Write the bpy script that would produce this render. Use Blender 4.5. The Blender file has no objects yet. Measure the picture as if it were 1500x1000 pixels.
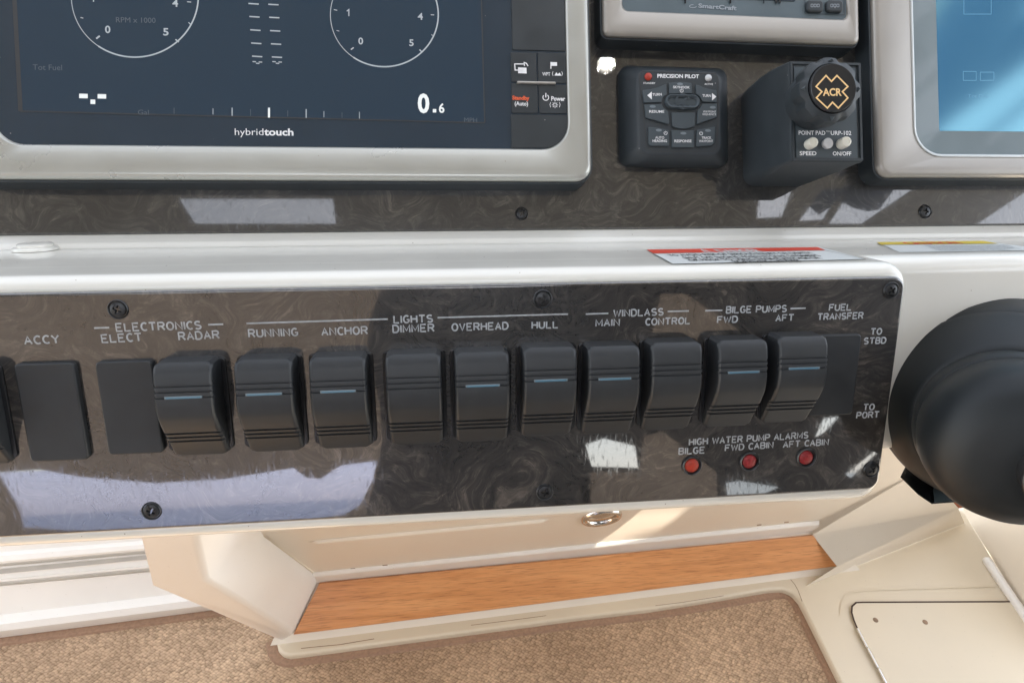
import bpy, bmesh, math, random
from mathutils import Vector, Matrix
random.seed(7)
S = bpy.context.scene
COL = S.collection
PI = math.pi
R = math.radians

# ------------------------------------------------------------------ camera
F = 965.0                                    # focal length in photograph pixels
LEAN = R(26)                                 # how far the switch panel leans back
def cv(x, y, z): return Vector((x, -y, -z))  # image axes (right, down, forward) -> camera axes
U_c = cv(9000, -254, F).normalized()
D_c = cv(15, 4100, F)
W_c = -(D_c - U_c * D_c.dot(U_c)).normalized()
N_c = U_c.cross(W_c)
Y_c = W_c * math.sin(LEAN) - N_c * math.cos(LEAN)
Z_c = W_c * math.cos(LEAN) + N_c * math.sin(LEAN)
RM = Matrix((U_c, Y_c, Z_c))                 # camera -> world
def ray(px, py): return RM @ cv((px - 750) / F, (py - 500) / F, 1.0)   # unit forward depth
CAM = -(ray(750, 590) * 0.32)
cd = bpy.data.cameras.new('camera'); cam = bpy.data.objects.new('camera', cd); COL.objects.link(cam)
cam.matrix_world = Matrix.Translation(CAM) @ RM.to_4x4()
cd.sensor_width = 36; cd.lens = F / 1500 * 36; cd.clip_start = 0.01; cd.clip_end = 3000
S.camera = cam

# ------------------------------------------------------------------ light
SUN_EL, SUN_AZ = R(59.84), R(151.55)              # azimuth measured from +Y (ahead) towards +X (right)
SUN_DIR = Vector((math.sin(SUN_AZ) * math.cos(SUN_EL), math.cos(SUN_AZ) * math.cos(SUN_EL), math.sin(SUN_EL)))
w = bpy.data.worlds.new('World'); S.world = w; w.use_nodes = True
nt = w.node_tree; bg = nt.nodes['Background']
sky = nt.nodes.new('ShaderNodeTexSky'); sky.sky_type = 'NISHITA'; sky.sun_disc = False
sky.sun_elevation = SUN_EL; sky.sun_rotation = SUN_AZ
sky.air_density = 1.0; sky.dust_density = 0.6
hs_ = nt.nodes.new('ShaderNodeHueSaturation'); hs_.inputs['Saturation'].default_value = .27
nt.links.new(sky.outputs[0], hs_.inputs['Color']); nt.links.new(hs_.outputs[0], bg.inputs[0]); bg.inputs[1].default_value = 0.15
sl = bpy.data.lights.new('sun', 'SUN'); so = bpy.data.objects.new('sun', sl); COL.objects.link(so)
sl.energy = 4.0; sl.angle = R(0.5); sl.color = (1.0, 0.94, 0.84)
so.rotation_euler = SUN_DIR.to_track_quat('Z', 'Y').to_euler()
S.view_settings.view_transform = 'Standard'; S.view_settings.look = 'None'
EXPO = 2.08
S.view_settings.exposure = EXPO; S.view_settings.gamma = 1
S.render.engine = 'CYCLES'

# ------------------------------------------------------------------ planes
class Plane:
    def __init__(s, O, U, W):
        s.O = Vector(O); s.U = Vector(U).normalized(); W = Vector(W)
        s.W = (W - s.U * W.dot(s.U)).normalized(); s.N = s.U.cross(s.W)
        s.M = Matrix.Translation(s.O) @ Matrix((s.U, s.W, s.N)).transposed().to_4x4()
    def hit(s, px, py, h=0.0):
        d = ray(px, py); o = s.O + s.N * h
        return CAM + d * ((o - CAM).dot(s.N) / d.dot(s.N))
    def loc(s, px, py, h=0.0):
        q = s.hit(px, py, h) - s.O
        return Vector((q.dot(s.U), q.dot(s.W)))
    def loc3(s, px, py, h=0.0):
        q = s.loc(px, py, h); return Vector((q.x, q.y, h))
    def shifted(s, u, w, rot=0.0):
        c, n = math.cos(rot), math.sin(rot)
        return Plane(s.O + s.U * u + s.W * w, s.U * c + s.W * n, s.W * c - s.U * n)
X = Vector((1, 0, 0))
P1 = Plane((0, 0, 0), X, RM @ W_c)                      # switch panel
W2 = -(RM @ cv(.035, 1, 0))
P2 = Plane(CAM + ray(750, 338) * 0.400, X, W2)          # instrument panel
WORLD = Matrix.Identity(4)

# ------------------------------------------------------------------ materials
def mat(name, col, rough=.5, metal=0, coat=0, bump=None, spec=.5, emit=None, var=None, ior=1.5, coat_ior=1.5, coat_rough=.05, alpha=None):
    m = bpy.data.materials.new(name); m.use_nodes = True; t = m.node_tree; b = t.nodes['Principled BSDF']
    b.inputs['Base Color'].default_value = (*col, 1); b.inputs['Roughness'].default_value = rough
    b.inputs['Metallic'].default_value = metal; b.inputs['Coat Weight'].default_value = coat
    b.inputs['Coat IOR'].default_value = coat_ior; b.inputs['Coat Roughness'].default_value = coat_rough
    b.inputs['Specular IOR Level'].default_value = spec; b.inputs['IOR'].default_value = ior
    tc = t.nodes.new('ShaderNodeTexCoord')
    if var:                                   # (scale, amount, roughness amount)
        n = t.nodes.new('ShaderNodeTexNoise'); n.inputs['Scale'].default_value = var[0]; n.inputs['Detail'].default_value = 5
        t.links.new(tc.outputs['Object'], n.inputs['Vector'])
        mr = t.nodes.new('ShaderNodeMapRange'); mr.inputs[1].default_value = .3; mr.inputs[2].default_value = .7
        mr.inputs[3].default_value = 1 - var[1]; mr.inputs[4].default_value = 1 + var[1]
        t.links.new(n.outputs[0], mr.inputs[0])
        mx = t.nodes.new('ShaderNodeMix'); mx.data_type = 'RGBA'; mx.blend_type = 'MULTIPLY'; mx.inputs[0].default_value = 1
        mx.inputs[6].default_value = (*col, 1); t.links.new(mr.outputs[0], mx.inputs[7])
        t.links.new(mx.outputs[2], b.inputs['Base Color'])
        r2 = t.nodes.new('ShaderNodeMapRange'); r2.inputs[1].default_value = .3; r2.inputs[2].default_value = .7
        r2.inputs[3].default_value = max(0, rough - var[2]); r2.inputs[4].default_value = rough + var[2]
        t.links.new(n.outputs[0], r2.inputs[0]); t.links.new(r2.outputs[0], b.inputs['Roughness'])
    if bump:                                  # (scale, strength, distance)
        n = t.nodes.new('ShaderNodeTexNoise'); n.inputs['Scale'].default_value = bump[0]; n.inputs['Detail'].default_value = 3
        t.links.new(tc.outputs['Object'], n.inputs['Vector'])
        bp = t.nodes.new('ShaderNodeBump'); bp.inputs['Strength'].default_value = bump[1]; bp.inputs['Distance'].default_value = bump[2]
        t.links.new(n.outputs[0], bp.inputs['Height']); t.links.new(bp.outputs[0], b.inputs['Normal'])
    if name in ('dark_display_glass', 'black_rubber_plastic', 'dark_key_panel', 'grey_key_rubber', 'white_gelcoat', 'cream_gelcoat', 'cream_gelcoat_matte', 'pale_gelcoat', 'silver_painted_bezel'):
        v1 = t.nodes.new('ShaderNodeTexVoronoi'); v1.inputs['Scale'].default_value = 210; t.links.new(tc.outputs['Object'], v1.inputs['Vector'])
        c1_ = t.nodes.new('ShaderNodeMath'); c1_.operation = 'LESS_THAN'; c1_.inputs[1].default_value = .065; t.links.new(v1.outputs['Distance'], c1_.inputs[0])
        sx_ = t.nodes.new('ShaderNodeSeparateColor'); t.links.new(v1.outputs['Color'], sx_.inputs[0])
        c2_ = t.nodes.new('ShaderNodeMath'); c2_.operation = 'GREATER_THAN'; c2_.inputs[1].default_value = .80; t.links.new(sx_.outputs[0], c2_.inputs[0])
        c3_ = t.nodes.new('ShaderNodeMath'); c3_.operation = 'MULTIPLY'; t.links.new(c1_.outputs[0], c3_.inputs[0]); t.links.new(c2_.outputs[0], c3_.inputs[1])
        md = t.nodes.new('ShaderNodeMix'); md.data_type = 'RGBA'; md.inputs[7].default_value = (.30, .29, .27, 1) if sum(col) < 1 else (.30, .24, .17, 1)
        src = b.inputs['Base Color'].links[0].from_socket if b.inputs['Base Color'].links else None
        if src: t.links.new(src, md.inputs[6])
        else: md.inputs[6].default_value = (*col, 1)
        t.links.new(c3_.outputs[0], md.inputs[0]); t.links.new(md.outputs[2], b.inputs['Base Color'])
    if emit:
        b.inputs['Emission Color'].default_value = (*emit, 1); b.inputs['Emission Strength'].default_value = 1 / 2 ** EXPO
    return m
def ramp(t, stops):
    r = t.nodes.new('ShaderNodeValToRGB'); e = r.color_ramp.elements
    while len(e) < len(stops): e.new(.5)
    for k, (p, c) in enumerate(stops): e[k].position = p; e[k].color = (*c, 1)
    return r

def burl(name, seed, gain=1.0, cior=2.1):
    m = mat(name, (.05, .045, .04), rough=.35, coat=1.0, coat_ior=cior, coat_rough=.02); t = m.node_tree; b = t.nodes['Principled BSDF']; L = t.links
    tc = [n for n in t.nodes if n.type == 'TEX_COORD'][0]
    mp = t.nodes.new('ShaderNodeMapping'); mp.inputs['Location'].default_value = (seed, seed * 2, 0); L.new(tc.outputs['Object'], mp.inputs[0])
    n1 = t.nodes.new('ShaderNodeTexNoise'); n1.inputs['Scale'].default_value = 17; n1.inputs['Detail'].default_value = 2; L.new(mp.outputs[0], n1.inputs['Vector'])
    sc = t.nodes.new('ShaderNodeVectorMath'); sc.operation = 'SCALE'; sc.inputs['Scale'].default_value = .11; L.new(n1.outputs['Color'], sc.inputs[0])
    ad = t.nodes.new('ShaderNodeVectorMath'); ad.operation = 'ADD'; L.new(mp.outputs[0], ad.inputs[0]); L.new(sc.outputs[0], ad.inputs[1])
    ms = t.nodes.new('ShaderNodeMapping'); ms.inputs['Scale'].default_value = (1, 2.2, 1); L.new(ad.outputs[0], ms.inputs[0])
    n2 = t.nodes.new('ShaderNodeTexNoise'); n2.inputs['Scale'].default_value = 46; n2.inputs['Detail'].default_value = 11; n2.inputs['Roughness'].default_value = .68; n2.inputs['Distortion'].default_value = 2.2
    L.new(ms.outputs[0], n2.inputs['Vector'])
    vo = t.nodes.new('ShaderNodeTexVoronoi'); vo.inputs['Scale'].default_value = 17; vo.inputs['Randomness'].default_value = 1; L.new(ad.outputs[0], vo.inputs['Vector'])
    wm = t.nodes.new('ShaderNodeMath'); wm.operation = 'MULTIPLY_ADD'; wm.inputs[1].default_value = 46; L.new(vo.outputs['Distance'], wm.inputs[0])
    w2 = t.nodes.new('ShaderNodeMath'); w2.operation = 'MULTIPLY'; w2.inputs[1].default_value = 22; L.new(n2.outputs[0], w2.inputs[0]); L.new(w2.outputs[0], wm.inputs[2])
    wv = t.nodes.new('ShaderNodeMath'); wv.operation = 'SINE'; L.new(wm.outputs[0], wv.inputs[0])
    r1 = ramp(t, [(.32, (.008, .008, .008)), (.46, (.020, .0185, .0175)), (.54, (.036, .032, .029)), (.62, (.070, .062, .055)), (.76, (.13, .115, .10))])
    L.new(n2.outputs[0], r1.inputs[0])
    r2 = ramp(t, [(.0, (.60, .60, .60)), (.45, (.9, .9, .9)), (.8, (1.05, 1.04, 1.03)), (1, (1.45, 1.42, 1.38))])
    wn_ = t.nodes.new('ShaderNodeMapRange'); wn_.inputs[1].default_value = -1; L.new(wv.outputs[0], wn_.inputs[0]); L.new(wn_.outputs[0], r2.inputs[0])
    kn_ = ramp(t, [(.03, (.35, .33, .32)), (.10, (.75, .74, .73)), (.2, (1, 1, 1))]); L.new(vo.outputs['Distance'], kn_.inputs[0])
    fi = t.nodes.new('ShaderNodeMapping'); fi.inputs['Scale'].default_value = (1, 3.2, 1); fi.inputs['Rotation'].default_value = (0, 0, .12); L.new(ad.outputs[0], fi.inputs[0])
    nf = t.nodes.new('ShaderNodeTexNoise'); nf.inputs['Scale'].default_value = 150; nf.inputs['Detail'].default_value = 6; nf.inputs['Roughness'].default_value = .7; nf.inputs['Distortion'].default_value = 3.0; L.new(fi.outputs[0], nf.inputs['Vector'])
    rf = ramp(t, [(.30, (.45, .45, .46)), (.5, (.85, .85, .85)), (.62, (1.2, 1.18, 1.16)), (.76, (1.9, 1.85, 1.8))]); L.new(nf.outputs[0], rf.inputs[0])
    m0 = t.nodes.new('ShaderNodeMix'); m0.data_type = 'RGBA'; m0.blend_type = 'MULTIPLY'; m0.inputs[0].default_value = .85
    L.new(r2.outputs[0], m0.inputs[6]); L.new(kn_.outputs[0], m0.inputs[7])
    mx = t.nodes.new('ShaderNodeMix'); mx.data_type = 'RGBA'; mx.blend_type = 'MULTIPLY'; mx.inputs[0].default_value = .5
    L.new(r1.outputs[0], mx.inputs[6]); L.new(m0.outputs[2], mx.inputs[7])
    mf = t.nodes.new('ShaderNodeMix'); mf.data_type = 'RGBA'; mf.blend_type = 'MULTIPLY'; mf.inputs[0].default_value = 1; L.new(mx.outputs[2], mf.inputs[6]); L.new(rf.outputs[0], mf.inputs[7]); mx = mf
    nc = t.nodes.new('ShaderNodeTexNoise'); nc.inputs['Scale'].default_value = 13; nc.inputs['Detail'].default_value = 4; nc.inputs['Distortion'].default_value = 1.2; L.new(mp.outputs[0], nc.inputs['Vector'])
    rc = ramp(t, [(.33, (.45, .45, .46)), (.5, (.95, .95, .95)), (.68, (1.75, 1.68, 1.6))]); L.new(nc.outputs[0], rc.inputs[0])
    mc = t.nodes.new('ShaderNodeMix'); mc.data_type = 'RGBA'; mc.blend_type = 'MULTIPLY'; mc.inputs[0].default_value = 1; L.new(mx.outputs[2], mc.inputs[6]); L.new(rc.outputs[0], mc.inputs[7]); mx = mc
    g = t.nodes.new('ShaderNodeMix'); g.data_type = 'RGBA'; g.blend_type = 'MULTIPLY'; g.inputs[0].default_value = 1
    g.inputs[7].default_value = (gain * (1 if gain > .9 else .93), gain, gain * (1 if gain > .9 else 1.02), 1); L.new(mx.outputs[2], g.inputs[6]); L.new(g.outputs[2], b.inputs['Base Color'])
    # fine scratches and wipe marks break up the gloss
    ms2 = t.nodes.new('ShaderNodeMapping'); ms2.inputs['Scale'].default_value = (1100, 190, 60); ms2.inputs['Rotation'].default_value = (0, 0, .16); L.new(tc.outputs['Object'], ms2.inputs[0])
    n3 = t.nodes.new('ShaderNodeTexNoise'); n3.inputs['Scale'].default_value = 1; n3.inputs['Detail'].default_value = 4; L.new(ms2.outputs[0], n3.inputs['Vector'])
    r3 = ramp(t, [(.52, (.025, .025, .025)), (.74, (.13, .13, .13))]); L.new(n3.outputs[0], r3.inputs[0]); L.new(r3.outputs[0], b.inputs['Coat Roughness'])
    bp = t.nodes.new('ShaderNodeBump'); bp.inputs['Strength'].default_value = .06; bp.inputs['Distance'].default_value = .0008; L.new(n2.outputs[0], bp.inputs['Height']); L.new(bp.outputs[0], b.inputs['Normal'])
    return m

M = {}
M['burl'] = burl('burl_laminate', 0.31)
M['burl2'] = burl('burl_laminate_upper', 1.7, .8, 1.85)
M['white'] = mat('white_gelcoat', (.79, .775, .71), .22, coat=.5, var=(14, .025, .05))
M['cream'] = mat('cream_gelcoat', (.76, .67, .545), .38, var=(9, .03, .06), bump=(500, .05, .0004))
M['cream_dark'] = mat('cream_gelcoat_matte', (.66, .56, .41), .42, var=(7, .03, .05), bump=(600, .08, .0004))
M['cream_white'] = mat('pale_gelcoat', (.80, .75, .675), .4, var=(9, .03, .06), bump=(500, .05, .0004))
M['plastic'] = mat('black_plastic', (.024, .027, .030), .47, bump=(2600, .10, .0002), var=(120, .12, .05))
M['plastic_soft'] = mat('black_rubber_plastic', (.026, .033, .038), .5, bump=(1500, .12, .0003), var=(60, .12, .05))
M['plastic_gloss'] = mat('black_gloss_plastic', (.018, .019, .021), .2, var=(60, .1, .05))
M['key'] = mat('grey_key_rubber', (.048, .063, .072), .5, bump=(1800, .08, .0002))
M['silver'] = mat('silver_painted_bezel', (.46, .46, .42), .30, metal=.55, coat=.4, var=(30, .03, .05), bump=(900, .04, .0002))
M['silver2'] = mat('champagne_painted_bezel', (.36, .335, .30), .38, metal=.4, coat=.2, var=(30, .03, .05), bump=(900, .04, .0002))
M['chrome'] = mat('polished_metal', (.7, .68, .64), .15, metal=1)
M['screw'] = mat('black_oxide_screw', (.05, .052, .055), .35, metal=.7, var=(300, .3, .1))
M['engrave'] = mat('pale_engraving_paint', (.37, .39, .41), .6, var=(400, .2, .05))
M['ink'] = mat('white_print', (.80, .80, .80), .5)
M['ink_dim'] = mat('grey_print', (.30, .33, .36), .5)
M['ink_orange'] = mat('orange_print', (.75, .12, .04), .5)
M['ink_gold'] = mat('gold_print', (.85, .58, .26), .45)
M['ink_black'] = mat('black_print', (.03, .03, .03), .5)
M['ink_red'] = mat('red_print', (.68, .06, .03), .4)
M['ink_yellow'] = mat('yellow_print', (.72, .55, .05), .4)
M['decal'] = mat('clear_white_decal', (.80, .84, .83), .25)
M['glass'] = mat('dark_display_glass', (.019, .035, .054), .16, coat=.6, coat_rough=.06, var=(40, .05, .02))
M['keypanel'] = mat('dark_key_panel', (.030, .036, .040), .35, var=(60, .08, .05))
M['lcd'] = mat('haze_toned_lcd', (.015, .030, .048), .12, coat=.4, emit=(.004, .010, .018))  # blue-grey of the reflected haze put into colour and faint glow
M['lcd_white'] = mat('lit_lcd_white', (.3, .3, .3), .3, emit=(.62, .66, .66))
M['lcd_line'] = mat('lit_lcd_line', (.2, .2, .2), .3, emit=(.27, .33, .37))
M['lcd_dim'] = mat('dim_lcd_print', (.05, .06, .07), .3, emit=(.045, .06, .075))
M['frame_grey'] = mat('grey_green_display_frame', (.15, .19, .20), .35, coat=.3, var=(40, .05, .05))
M['lcd_blue'] = mat('lit_sky_glow_screen', (.02, .05, .08), .11, ior=2.5, emit=(.032, .11, .21))  # lit screen whose blue glow also stands in for reflected sky
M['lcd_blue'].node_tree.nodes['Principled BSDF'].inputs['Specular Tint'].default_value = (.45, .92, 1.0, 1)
M['lcd_blue_line'] = mat('pale_chart_line', (.05, .1, .15), .2, emit=(.14, .34, .48))
M['hub_rubber'] = mat('dark_moulded_rubber', (.008, .011, .013), .46, spec=.38, bump=(1500, .12, .0003), var=(30, .15, .06))
M['pale_trim'] = mat('pale_trim_line', (.62, .65, .64), .3, metal=.3, coat=.5)
M['gap_dark'] = mat('dark_gap', (.05, .025, .016), .8)
M['frame_dark'] = mat('slate_plastic', (.085, .115, .13), .4, var=(50, .06, .05))
M['ink_dimmer'] = mat('faint_grey_print', (.17, .20, .22), .5)
M['tab_orange'] = mat('orange_brown_tab', (.38, .11, .04), .4)
M['canvas'] = mat('grey_canvas', (.19, .19, .185), .9, bump=(700, .2, .0004))
M['canvas_warm'] = mat('warm_beige_canvas', (.37, .295, .24), .9, bump=(700, .2, .0004), var=(3, .1, .02))
M['canvas_dark'] = mat('navy_canvas', (.04, .04, .045), .9)
M['vinyl'] = mat('violet_tinted_clear_vinyl', (.72, .74, 1.0), .02)
b__ = M['vinyl'].node_tree.nodes['Principled BSDF']; b__.inputs['Transmission Weight'].default_value = 1.0; b__.inputs['IOR'].default_value = 1.02
M['silhouette_dark'] = mat('dark_silhouette', (.025, .025, .028), .55)
M['seat_brown'] = mat('brown_upholstery', (.12, .09, .07), .8)
M['tube_dark'] = mat('blue_grey_tube', (.04, .06, .11), .6)
M['sea'] = mat('sea_water', (.02, .05, .07), .25, spec=.5)
M['lens'] = mat('blue_switch_lens', (.08, .17, .23), .12, coat=1, emit=(.003, .018, .034))
M['lens_rim'] = mat('pale_lens_rim', (.16, .21, .24), .25)
M['red'] = mat('red_lamp_lens', (.27, .012, .016), .5, coat=.15, bump=(900, .5, .001), var=(500, .3, .05))
M['red_lit'] = mat('red_lit_lens', (.30, .025, .012), .45, emit=(.06, .006, .002), var=(600, .3, .05))
M['clear_lens'] = mat('clear_lamp_lens', (.55, .56, .56), .2, coat=1)
M['pearl'] = mat('translucent_button', (.72, .70, .60), .3, coat=.4)
M['binding'] = mat('brown_carpet_binding', (.33, .20, .125), .85, bump=(900, .5, .001), var=(200, .15, .05))
M['grey_strip'] = mat('grey_rubber_strip', (.42, .39, .34), .6, var=(30, .1, .05))
M['sealant'] = mat('old_sealant', (.28, .18, .11), .8, var=(90, .3, .05))

def wood_mat():
    m = mat('teak_board', (.45, .2, .08), .38, coat=.3, coat_rough=.2); t = m.node_tree; b = t.nodes['Principled BSDF']; L = t.links
    tc = [n for n in t.nodes if n.type == 'TEX_COORD'][0]
    mp = t.nodes.new('ShaderNodeMapping'); mp.inputs['Scale'].default_value = (3, 45, 45); L.new(tc.outputs['Object'], mp.inputs[0])
    n = t.nodes.new('ShaderNodeTexNoise'); n.inputs['Scale'].default_value = 1.6; n.inputs['Detail'].default_value = 7; n.inputs['Distortion'].default_value = .9; L.new(mp.outputs[0], n.inputs['Vector'])
    mp2 = t.nodes.new('ShaderNodeMapping'); mp2.inputs['Scale'].default_value = (14, 420, 420); L.new(tc.outputs['Object'], mp2.inputs[0])
    n2 = t.nodes.new('ShaderNodeTexNoise'); n2.inputs['Scale'].default_value = 1.5; n2.inputs['Detail'].default_value = 4; n2.inputs['Distortion'].default_value = .4; L.new(mp2.outputs[0], n2.inputs['Vector'])
    r = ramp(t, [(.3, (.54, .225, .075)), (.5, (.64, .28, .10)), (.7, (.71, .335, .13))]); L.new(n.outputs[0], r.inputs[0])
    r2 = ramp(t, [(.33, (.68, .62, .57)), (.46, (.95, .95, .95)), (.7, (1.05, 1.03, 1))]); L.new(n2.outputs[0], r2.inputs[0])
    mx = t.nodes.new('ShaderNodeMix'); mx.data_type = 'RGBA'; mx.blend_type = 'MULTIPLY'; mx.inputs[0].default_value = .9
    L.new(r.outputs[0], mx.inputs[6]); L.new(r2.outputs[0], mx.inputs[7]); L.new(mx.outputs[2], b.inputs['Base Color'])
    bp = t.nodes.new('ShaderNodeBump'); bp.inputs['Strength'].default_value = .2; bp.inputs['Distance'].default_value = .001; L.new(n2.outputs[0], bp.inputs['Height']); L.new(bp.outputs[0], b.inputs['Normal'])
    return m
M['wood'] = wood_mat()

def carpet_mat():
    m = mat('woven_carpet', (.4, .26, .17), .9, spec=.15); t = m.node_tree; b = t.nodes['Principled BSDF']; L = t.links
    tc = [n for n in t.nodes if n.type == 'TEX_COORD'][0]
    nz = t.nodes.new('ShaderNodeTexNoise'); nz.inputs['Scale'].default_value = 90; L.new(tc.outputs['Object'], nz.inputs['Vector'])
    sc = t.nodes.new('ShaderNodeVectorMath'); sc.operation = 'SCALE'; sc.inputs['Scale'].default_value = .006; L.new(nz.outputs['Color'], sc.inputs[0])
    ad = t.nodes.new('ShaderNodeVectorMath'); ad.operation = 'ADD'; L.new(tc.outputs['Object'], ad.inputs[0]); L.new(sc.outputs[0], ad.inputs[1])
    mp = t.nodes.new('ShaderNodeMapping'); mp.inputs['Rotation'].default_value = (0, 0, R(38)); mp.inputs['Scale'].default_value = (200, 270, 1); L.new(ad.outputs[0], mp.inputs[0])
    br = t.nodes.new('ShaderNodeTexVoronoi'); br.inputs['Scale'].default_value = 1; br.inputs['Randomness'].default_value = .42; L.new(mp.outputs[0], br.inputs['Vector'])
    hr = ramp(t, [(.0, (.58, .425, .29)), (.45, (.47, .335, .22)), (.75, (.28, .19, .12))]); L.new(br.outputs['Distance'], hr.inputs[0])
    sp_ = t.nodes.new('ShaderNodeSeparateColor'); L.new(br.outputs['Color'], sp_.inputs[0])
    vr = ramp(t, [(.0, (.72, .70, .68)), (1.0, (1.12, 1.1, 1.08))]); L.new(sp_.outputs[0], vr.inputs[0])
    mv = t.nodes.new('ShaderNodeMix'); mv.data_type = 'RGBA'; mv.blend_type = 'MULTIPLY'; mv.inputs[0].default_value = 1; L.new(hr.outputs[0], mv.inputs[6]); L.new(vr.outputs[0], mv.inputs[7])
    n2 = t.nodes.new('ShaderNodeTexNoise'); n2.inputs['Scale'].default_value = 6; n2.inputs['Detail'].default_value = 4; L.new(tc.outputs['Object'], n2.inputs['Vector'])
    r = ramp(t, [(.35, (.84, .80, .77)), (.65, (1.12, 1.1, 1.08))]); L.new(n2.outputs[0], r.inputs[0])
    mx = t.nodes.new('ShaderNodeMix'); mx.data_type = 'RGBA'; mx.blend_type = 'MULTIPLY'; mx.inputs[0].default_value = 1
    L.new(mv.outputs[2], mx.inputs[6]); L.new(r.outputs[0], mx.inputs[7]); L.new(mx.outputs[2], b.inputs['Base Color'])
    bp = t.nodes.new('ShaderNodeBump'); bp.invert = True; bp.inputs['Strength'].default_value = .9; bp.inputs['Distance'].default_value = .002; L.new(br.outputs['Distance'], bp.inputs['Height']); L.new(bp.outputs[0], b.inputs['Normal'])
    return m
M['carpet'] = carpet_mat()

# ------------------------------------------------------------------ helpers
def thing(name, label, cat, frame=WORLD, group=None):
    o = bpy.data.objects.new(name, None); COL.objects.link(o); o.matrix_world = frame; o.empty_display_size = .02
    o['label'] = label; o['category'] = cat
    if group: o['group'] = group
    return o
def tag(o, label, cat, group=None):
    o['label'] = label; o['category'] = cat
    if group: o['group'] = group
    return o
def struct(o): o['kind'] = 'structure'; return o

class MB:
    """collects polygons in the frame of the thing it belongs to"""
    def __init__(s): s.v = []; s.f = []
    def add(s, verts, faces):
        k = len(s.v); s.v += [Vector(p) for p in verts]; s.f += [tuple(i + k for i in f) for f in faces]; return s
    def quad(s, *p): return s.add(p, [tuple(range(len(p)))])
    def box(s, x0, x1, y0, y1, z0, z1, b=0.0):
        if b <= 0:
            return s.loft([[(x0, y0, z), (x1, y0, z), (x1, y1, z), (x0, y1, z)] for z in (z0, z1)], True, True)
        return s.rbox(x0, x1, y0, y1, z0, z1, b, b * .7)
    def rbox(s, x0, x1, y0, y1, z0, z1, r, b, n=3):
        L = []
        L.append([(x, y, z0) for x, y in rr(x0, y0, x1, y1, r, n)])
        for k in range(3):
            a = k / 2 * PI / 2; i = b * (1 - math.cos(a)); z = z1 - b + b * math.sin(a)
            L.append([(x, y, z) for x, y in rr(x0 + i, y0 + i, x1 - i, y1 - i, max(r - i, .0001), n)])
        return s.loft(L, True, True)
    def loft(s, loops, cap0=False, cap1=False, closed=True):
        n = len(loops[0]); k = len(s.v)
        for l in loops: s.v += [Vector(p) for p in l]
        for a in range(len(loops) - 1):
            for i in range(n if closed else n - 1):
                j = (i + 1) % n
                s.f.append((k + a * n + i, k + a * n + j, k + (a + 1) * n + j, k + (a + 1) * n + i))
        if cap0: s.f.append(tuple(k + i for i in reversed(range(n))))
        if cap1: s.f.append(tuple(k + (len(loops) - 1) * n + i for i in range(n)))
        return s
    def lathe(s, prof, n=32, c=(0, 0, 0), cap0=True, cap1=True, fr=None, wob=None):
        L = []
        for r, z in prof:
            l = []
            for i in range(n):
                a = 2 * PI * i / n; q = r * (wob(a, r, z) if wob else 1)
                p = Vector((c[0] + q * math.cos(a), c[1] + q * math.sin(a), c[2] + z))
                l.append(fr @ p if fr else p)
            L.append(l)
        return s.loft(L, cap0, cap1)
    def build(s, name, m, parent=None, smooth=35, bevel=0.0):
        me = bpy.data.meshes.new(name); me.from_pydata(s.v, [], s.f); me.update()
        bm = bmesh.new(); bm.from_mesh(me); bmesh.ops.remove_doubles(bm, verts=bm.verts, dist=1e-6)
        bmesh.ops.recalc_face_normals(bm, faces=bm.faces)
        if bevel:
            es = [e for e in bm.edges if len(e.link_faces) == 2 and e.calc_face_angle(0) > R(25)]
            bmesh.ops.bevel(bm, geom=es, offset=bevel, segments=3, profile=.5, affect='EDGES', clamp_overlap=True)
        for f in bm.faces: f.smooth = bool(smooth)
        if smooth:
            for e in bm.edges:
                if len(e.link_faces) == 2 and e.calc_face_angle(0) > R(smooth): e.smooth = False
        bm.to_mesh(me); bm.free()
        me.materials.append(M[m]); o = bpy.data.objects.new(name, me); COL.objects.link(o)
        if smooth:
            wn = o.modifiers.new('weighted', 'WEIGHTED_NORMAL'); wn.weight = 90; wn.keep_sharp = True
        if parent: o.parent = parent
        return o
def rr(x0, y0, x1, y1, r, n=4):
    r = min(r, abs(x1 - x0) / 2.001, abs(y1 - y0) / 2.001); out = []
    for cx, cy, a in ((x1 - r, y0 + r, -90), (x1 - r, y1 - r, 0), (x0 + r, y1 - r, 90), (x0 + r, y0 + r, 180)):
        for k in range(n + 1):
            t = R(a + 90 * k / n); out.append((cx + r * math.cos(t), cy + r * math.sin(t)))
    return out
def ribbon(mb, pts, w, h=0.0, closed=False, th=0.0):
    """flat mitred line of width w through 2-D points, at height h"""
    P = [Vector(p[:2]) for p in pts]; n = len(P); A = []; B = []
    for i in range(n):
        a = P[i - 1] if (i or closed) else None; c = P[(i + 1) % n] if (i < n - 1 or closed) else None
        d1 = (P[i] - a).normalized() if a is not None else None; d2 = (c - P[i]).normalized() if c is not None else None
        d1 = d1 or d2; d2 = d2 or d1
        nn = Vector((-(d1 + d2).y, (d1 + d2).x)); nn = nn.normalized() if nn.length > 1e-9 else Vector((-d1.y, d1.x))
        k = 1 / max(.4, nn.dot(Vector((-d1.y, d1.x))))
        A.append(P[i] + nn * w / 2 * k); B.append(P[i] - nn * w / 2 * k)
    R_ = range(n if closed else n - 1)
    for i in R_:
        j = (i + 1) % n
        mb.quad((*B[i], h), (*B[j], h), (*A[j], h), (*A[i], h))
    return mb
def frame(axis, up=None, o=(0, 0, 0)):
    z = Vector(axis).normalized(); u = Vector(up) if up else Vector((0, 0, 1))
    if abs(z.dot(u)) > .99: u = Vector((0, 1, 0))
    x = u.cross(z).normalized(); y = z.cross(x)
    return Matrix.Translation(Vector(o)) @ Matrix((x, y, z)).transposed().to_4x4()

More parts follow.
